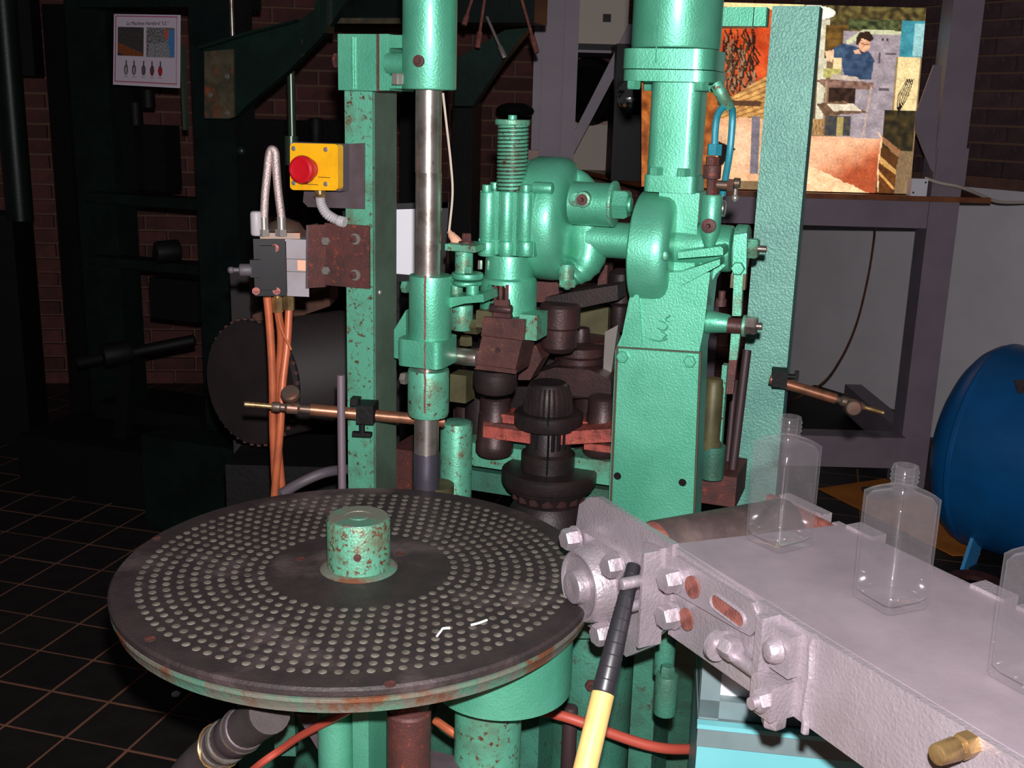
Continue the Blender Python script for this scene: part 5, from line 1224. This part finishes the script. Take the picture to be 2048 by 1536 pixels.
p.line([(1662, 160), (1660, 268)], 2, (170, 140, 110)); p.line([(1754, 170), (1744, 272)], 2, (190, 164, 150)); p.poly([(1644, 206), (1700, 198), (1752, 222), (1662, 230)], (126, 96, 72), (90, 66, 50), .1); p.poly([(1666, 206), (1720, 204), (1738, 218), (1680, 220)], (226, 210, 184)); p.rect(1664, 230, 1716, 272, (60, 60, 70), (90, 80, 60), .1); p.rect(1688, 232, 1702, 272, (170, 150, 90))
p.rect(1600, 238, 1662, 272, (190, 150, 100), (160, 120, 76), .06)
for i in range(9): p.line([(1602 + i * 7, 240), (1606 + i * 7, 270)], .7, (120, 86, 52))
# pale trough at the bottom
def trough(x, y):
    if x < 1560 or y < 272 + (x - 1600) * .02 or x > 1784 - (y - 272) * .06: return None
    e = 338 + max(0, x - 1640) * .42 + 10 * (nz2(x, y, .08) - .5)
    if y > e: return lerpc((254, 214, 168), (240, 190, 140), nz2(x, y, .1))
    return lerpc((244, 182, 140), (176, 82, 48), (y - 285) / 70 + (x - 1720) / 130 - .1 + (nz2(x, y, .03) - .5) * .5)
p.area(1560, 268, 1790, 390, trough)
p.poly([(1782, 268), (1826, 300), (1820, 312), (1784, 282)], (150, 104, 70)); p.poly([(1780, 284), (1822, 314), (1818, 340), (1784, 312)], (86, 52, 26)); p.poly([(1784, 312), (1818, 340), (1818, 350), (1782, 326)], (200, 150, 84)); p.poly([(1782, 326), (1818, 350), (1818, 392), (1778, 392)], (110, 64, 30), (80, 46, 22), .1); p.line([(1782, 345), (1816, 380)], 2.4, (206, 150, 80)); p.line([(1776, 264), (1784, 275), (1780, 330), (1784, 385)], 1.4, (250, 200, 150))
# glow spot and bright top strip, painted into the print colour
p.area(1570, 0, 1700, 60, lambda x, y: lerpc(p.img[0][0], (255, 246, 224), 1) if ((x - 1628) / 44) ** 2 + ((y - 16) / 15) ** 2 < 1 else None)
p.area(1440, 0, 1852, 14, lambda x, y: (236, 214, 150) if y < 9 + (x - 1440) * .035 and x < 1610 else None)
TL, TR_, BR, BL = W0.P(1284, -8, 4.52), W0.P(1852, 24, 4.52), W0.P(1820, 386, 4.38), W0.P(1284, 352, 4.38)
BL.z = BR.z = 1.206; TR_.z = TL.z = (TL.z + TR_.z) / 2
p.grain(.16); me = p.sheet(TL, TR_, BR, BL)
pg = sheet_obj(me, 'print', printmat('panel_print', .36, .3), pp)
mb = part('backing', 'bracket', pp); nb = (TR_ - TL).cross(BL - TL).normalized(); nb = nb if nb.y > 0 else -nb
mb.prism([q + nb * .002 for q in (TL, TR_, BR, BL)], nb * .03, .002); done(mb)

# socket box with cable on the worktop
sx = thing('junction_box', W0.P(1836, 370, 4.36), 'white junction box at the foot of the photo panel with a cream cable', 'junction box')
sx.location.z = 1.202; WLOC[sx.name].z = 1.202
mb = part('case', 'white', sx); q = W0.P(1836, 352, 4.36); mb.box(V((q.x, 4.355, 1.202 + .033)), (.062, .05, .066), None, .004); done(mb)
for dx, dz_ in ((.022, .02), (-.022, -.02)):
    mb = part('screw', 'bracket', sx); mb.cyl(V((q.x + dx, 4.331, 1.235 + dz_)), V((q.x + dx, 4.3285, 1.235 + dz_)), .004, n=10); done(mb)
mb = part('cable', 'cable', sx); mb.tube([W0.P(*t) for t in ((1850, 356, 4.35), (1880, 366, 4.32), (1920, 374, 4.30), (1960, 390, 4.35), (2000, 404, 4.4), (2070, 404, 4.45))], .006, 8, 5); done(mb)
mb = MB(); mb.tube([W0.P(*t) for t in ((1750, 445, 4.6), (1748, 480, 4.7), (1735, 560, 4.75), (1712, 650, 4.8), (1680, 720, 4.85), (1640, 770, 4.9), (1560, 812, 5.0))], .0045, 8, 6)
tag(build(mb, 'cable', M['pipe']), 'thin brown cable hanging in a curve against the white wall', 'cable')

# equipment on the back of the rack
eq = thing('headlamp_unit', W0.P(1265, 308, 4.75), 'black box with a clear round lamp lens on the worktop', 'lamp')
mb = part('case', 'black', eq); W0.bx(mb, 1228, 1312, 88, proj((.5, 4.75, 1.203))[1], 4.75, .3, .02); done(mb)
mb = part('reflector', 'chrome', eq); a = W0.P(1268, 195, 4.75); mb.lathe([(.02, .012), (.05, .010), (.07, 0), (.076, -.012), (.07, -.016)], a, V((0, 1, 0)), 32); done(mb)
mb = part('lens_frame', 'black', eq); W0.bx(mb, 1236, 1302, 155, 162, 4.735, .02); W0.bx(mb, 1236, 1302, 229, 234, 4.735, .02); done(mb)
mb = MB(); W0.bx(mb, 1150, 1258, -60, 88, 5.1, .3, .01)
o = build(mb, 'beige_cabinet', M['beige']); tag(o, 'beige equipment box high behind the steel brace', 'box')
mb = MB(); W0.bx(mb, 1206, 1222, 28, 44, 5.095, .006); build(mb, 'switch_panel', M['black'], o)
mb = MB(); W0.bx(mb, 1152, 1262, 88, 100, 5.1, .3); build(mb, 'base_strip', M['black'], o)
mb = MB(); W0.bx(mb, 1140, 1226, 248, proj((.35, 5.5, 1.203))[1], 5.5, .12, .004)
o = build(mb, 'pale_carton', M['beige']); tag(o, 'pale flat carton lying on the far end of the worktop', 'carton')
mb = MB(); W0.bx(mb, 1138, 1228, 242, 249, 5.48, .16, .002); build(mb, 'lid', M['wood'], o)
mb = MB(); a = W0.P(1180, 182, 5.3); mb.lathe([(.11, -.04), (.14, -.045), (.155, 0), (.14, .045), (.11, .04), (.11, -.04)], a, V((.5, .85, 0)), 40)
o = build(mb, 'black_hoop', M['black']); tag(o, 'thick black hoop hanging below the shelf behind the steel brace', 'hoop')
mb = MB(); W0.bx(mb, 1048, 1068, 300, 878, 4.8, .04, .004)
tag(build(mb, 'orange_bar', M['wood']), 'orange-brown upright bar beside the coil spring', 'bar')
mb = MB(); mb.ball(W0.P(1030, 222, 4.9), .06, (1.4, 1, .6), 16); 
tag(build(mb, 'black_cover', M['black']), 'rounded black cover behind the spring top', 'cover')

# ------------------------------------------------------------------ blue air tank
TKc = W0.P(1992, 892, 3.75); tr_ = .365; tax = V((.68, -.73, 0)).normalized()
tk = thing('air_tank', (TKc.x, TKc.y, 0), 'large blue air receiver tank on light blue legs by the white wall', 'tank')
prof = [(tr_ * math.sin(t * math.pi / 2 / 8), -.16 * math.cos(t * math.pi / 2 / 8)) for t in range(1, 9)] + [(tr_, .02), (tr_, .8)] + [(tr_ * math.cos(t * math.pi / 2 / 8), .8 + .16 * math.sin(t * math.pi / 2 / 8)) for t in range(1, 8)]
mb = part('shell', 'tank', tk); mb.lathe(prof, TKc, tax, 72); sh = done(mb)
mb = part('weld_seam', 'tank', sh); mb.lathe([(tr_ - .002, -.012), (tr_ + .003, -.006), (tr_ + .003, .006), (tr_ - .002, .012)], TKc + tax * .0, tax, 72); done(mb)
side = V((tax.y, -tax.x, 0))
for s1 in (.06, .7):
    for s2 in (-1, 1):
        mb = part('leg', 'tank_leg', tk); q = TKc + tax * s1 + side * s2 * .2; zz = TKc.z - tr_ * .72
        mb.prism([V((q.x, q.y, zz)) - side * .05, V((q.x, q.y, zz)) + side * .05, V((q.x, q.y, 0)) + side * (.05 + s2 * .05), V((q.x, q.y, 0)) + side * (-.05 + s2 * .05)], tax * .012, .001); done(mb)
mb = part('rating_plate', 'bracket', sh); a = TKc + tax * .16 + (V((-.73, -.68, 0)).normalized() * .62 + ZUP * .78).normalized() * tr_; mb.box(a, (.06, .05, .008), Matrix.Rotation(.7, 3, 'X'), .001); done(mb)
mb = part('valve_pipe', 'black', tk); mb.cyl(V((TKc.x + .02, TKc.y, TKc.z + tr_ - .02)) + tax * .1, V((TKc.x + .02, TKc.y, TKc.z + tr_ + .06)) + tax * .1, .02, n=14); done(mb)
# floor items on the right
mb = MB(); mb.prism([onz(x, y, .003) for x, y in ((1636, 978), (1770, 958), (1960, 1040), (1960, 1110), (1905, 1112))], V((0, 0, .003)))
tag(build(mb, 'floor_sheet', M['orange_mat']), 'orange-yellow sheet on the floor between rack and tank', 'sheet')
mb = MB(); mb.prism([onz(x, y, .010) for x, y in ((1722, 980), (1800, 974), (1830, 990), (1752, 1000))], V((0, 0, .014)), .002)
tag(build(mb, 'slate_block', M['bracket']), 'dark slate block lying on the orange sheet', 'block')
mb = MB(); a = onz(1950, 1168, .02); 
mb.lathe([(.05, -.008), (.085, -.014), (.1, 0), (.085, .014), (.05, .008), (.05, -.008)], a, ZUP, 40)
tag(build(mb, 'steel_ring', M['rust']), 'rusty steel ring on the floor beside the blue legs', 'ring')
mb = MB(); mb.prism([onz(x, y, .004) for x, y in ((1562, 812), (1640, 796), (1790, 852), (1700, 900), (1562, 880))], V((0, 0, .08)), .004)
tag(build(mb, 'floor_board', M['dkiron']), 'dark board lying on the floor under the rack', 'board')
mb = MB(); q = onz(352, 1394, .0); mb.ball(q + ZUP * .008, .012, (1, 1, .6), 10)
tag(build(mb, 'glass_bead', M['chip']), 'small white glass bead on the tiled floor', 'bead')
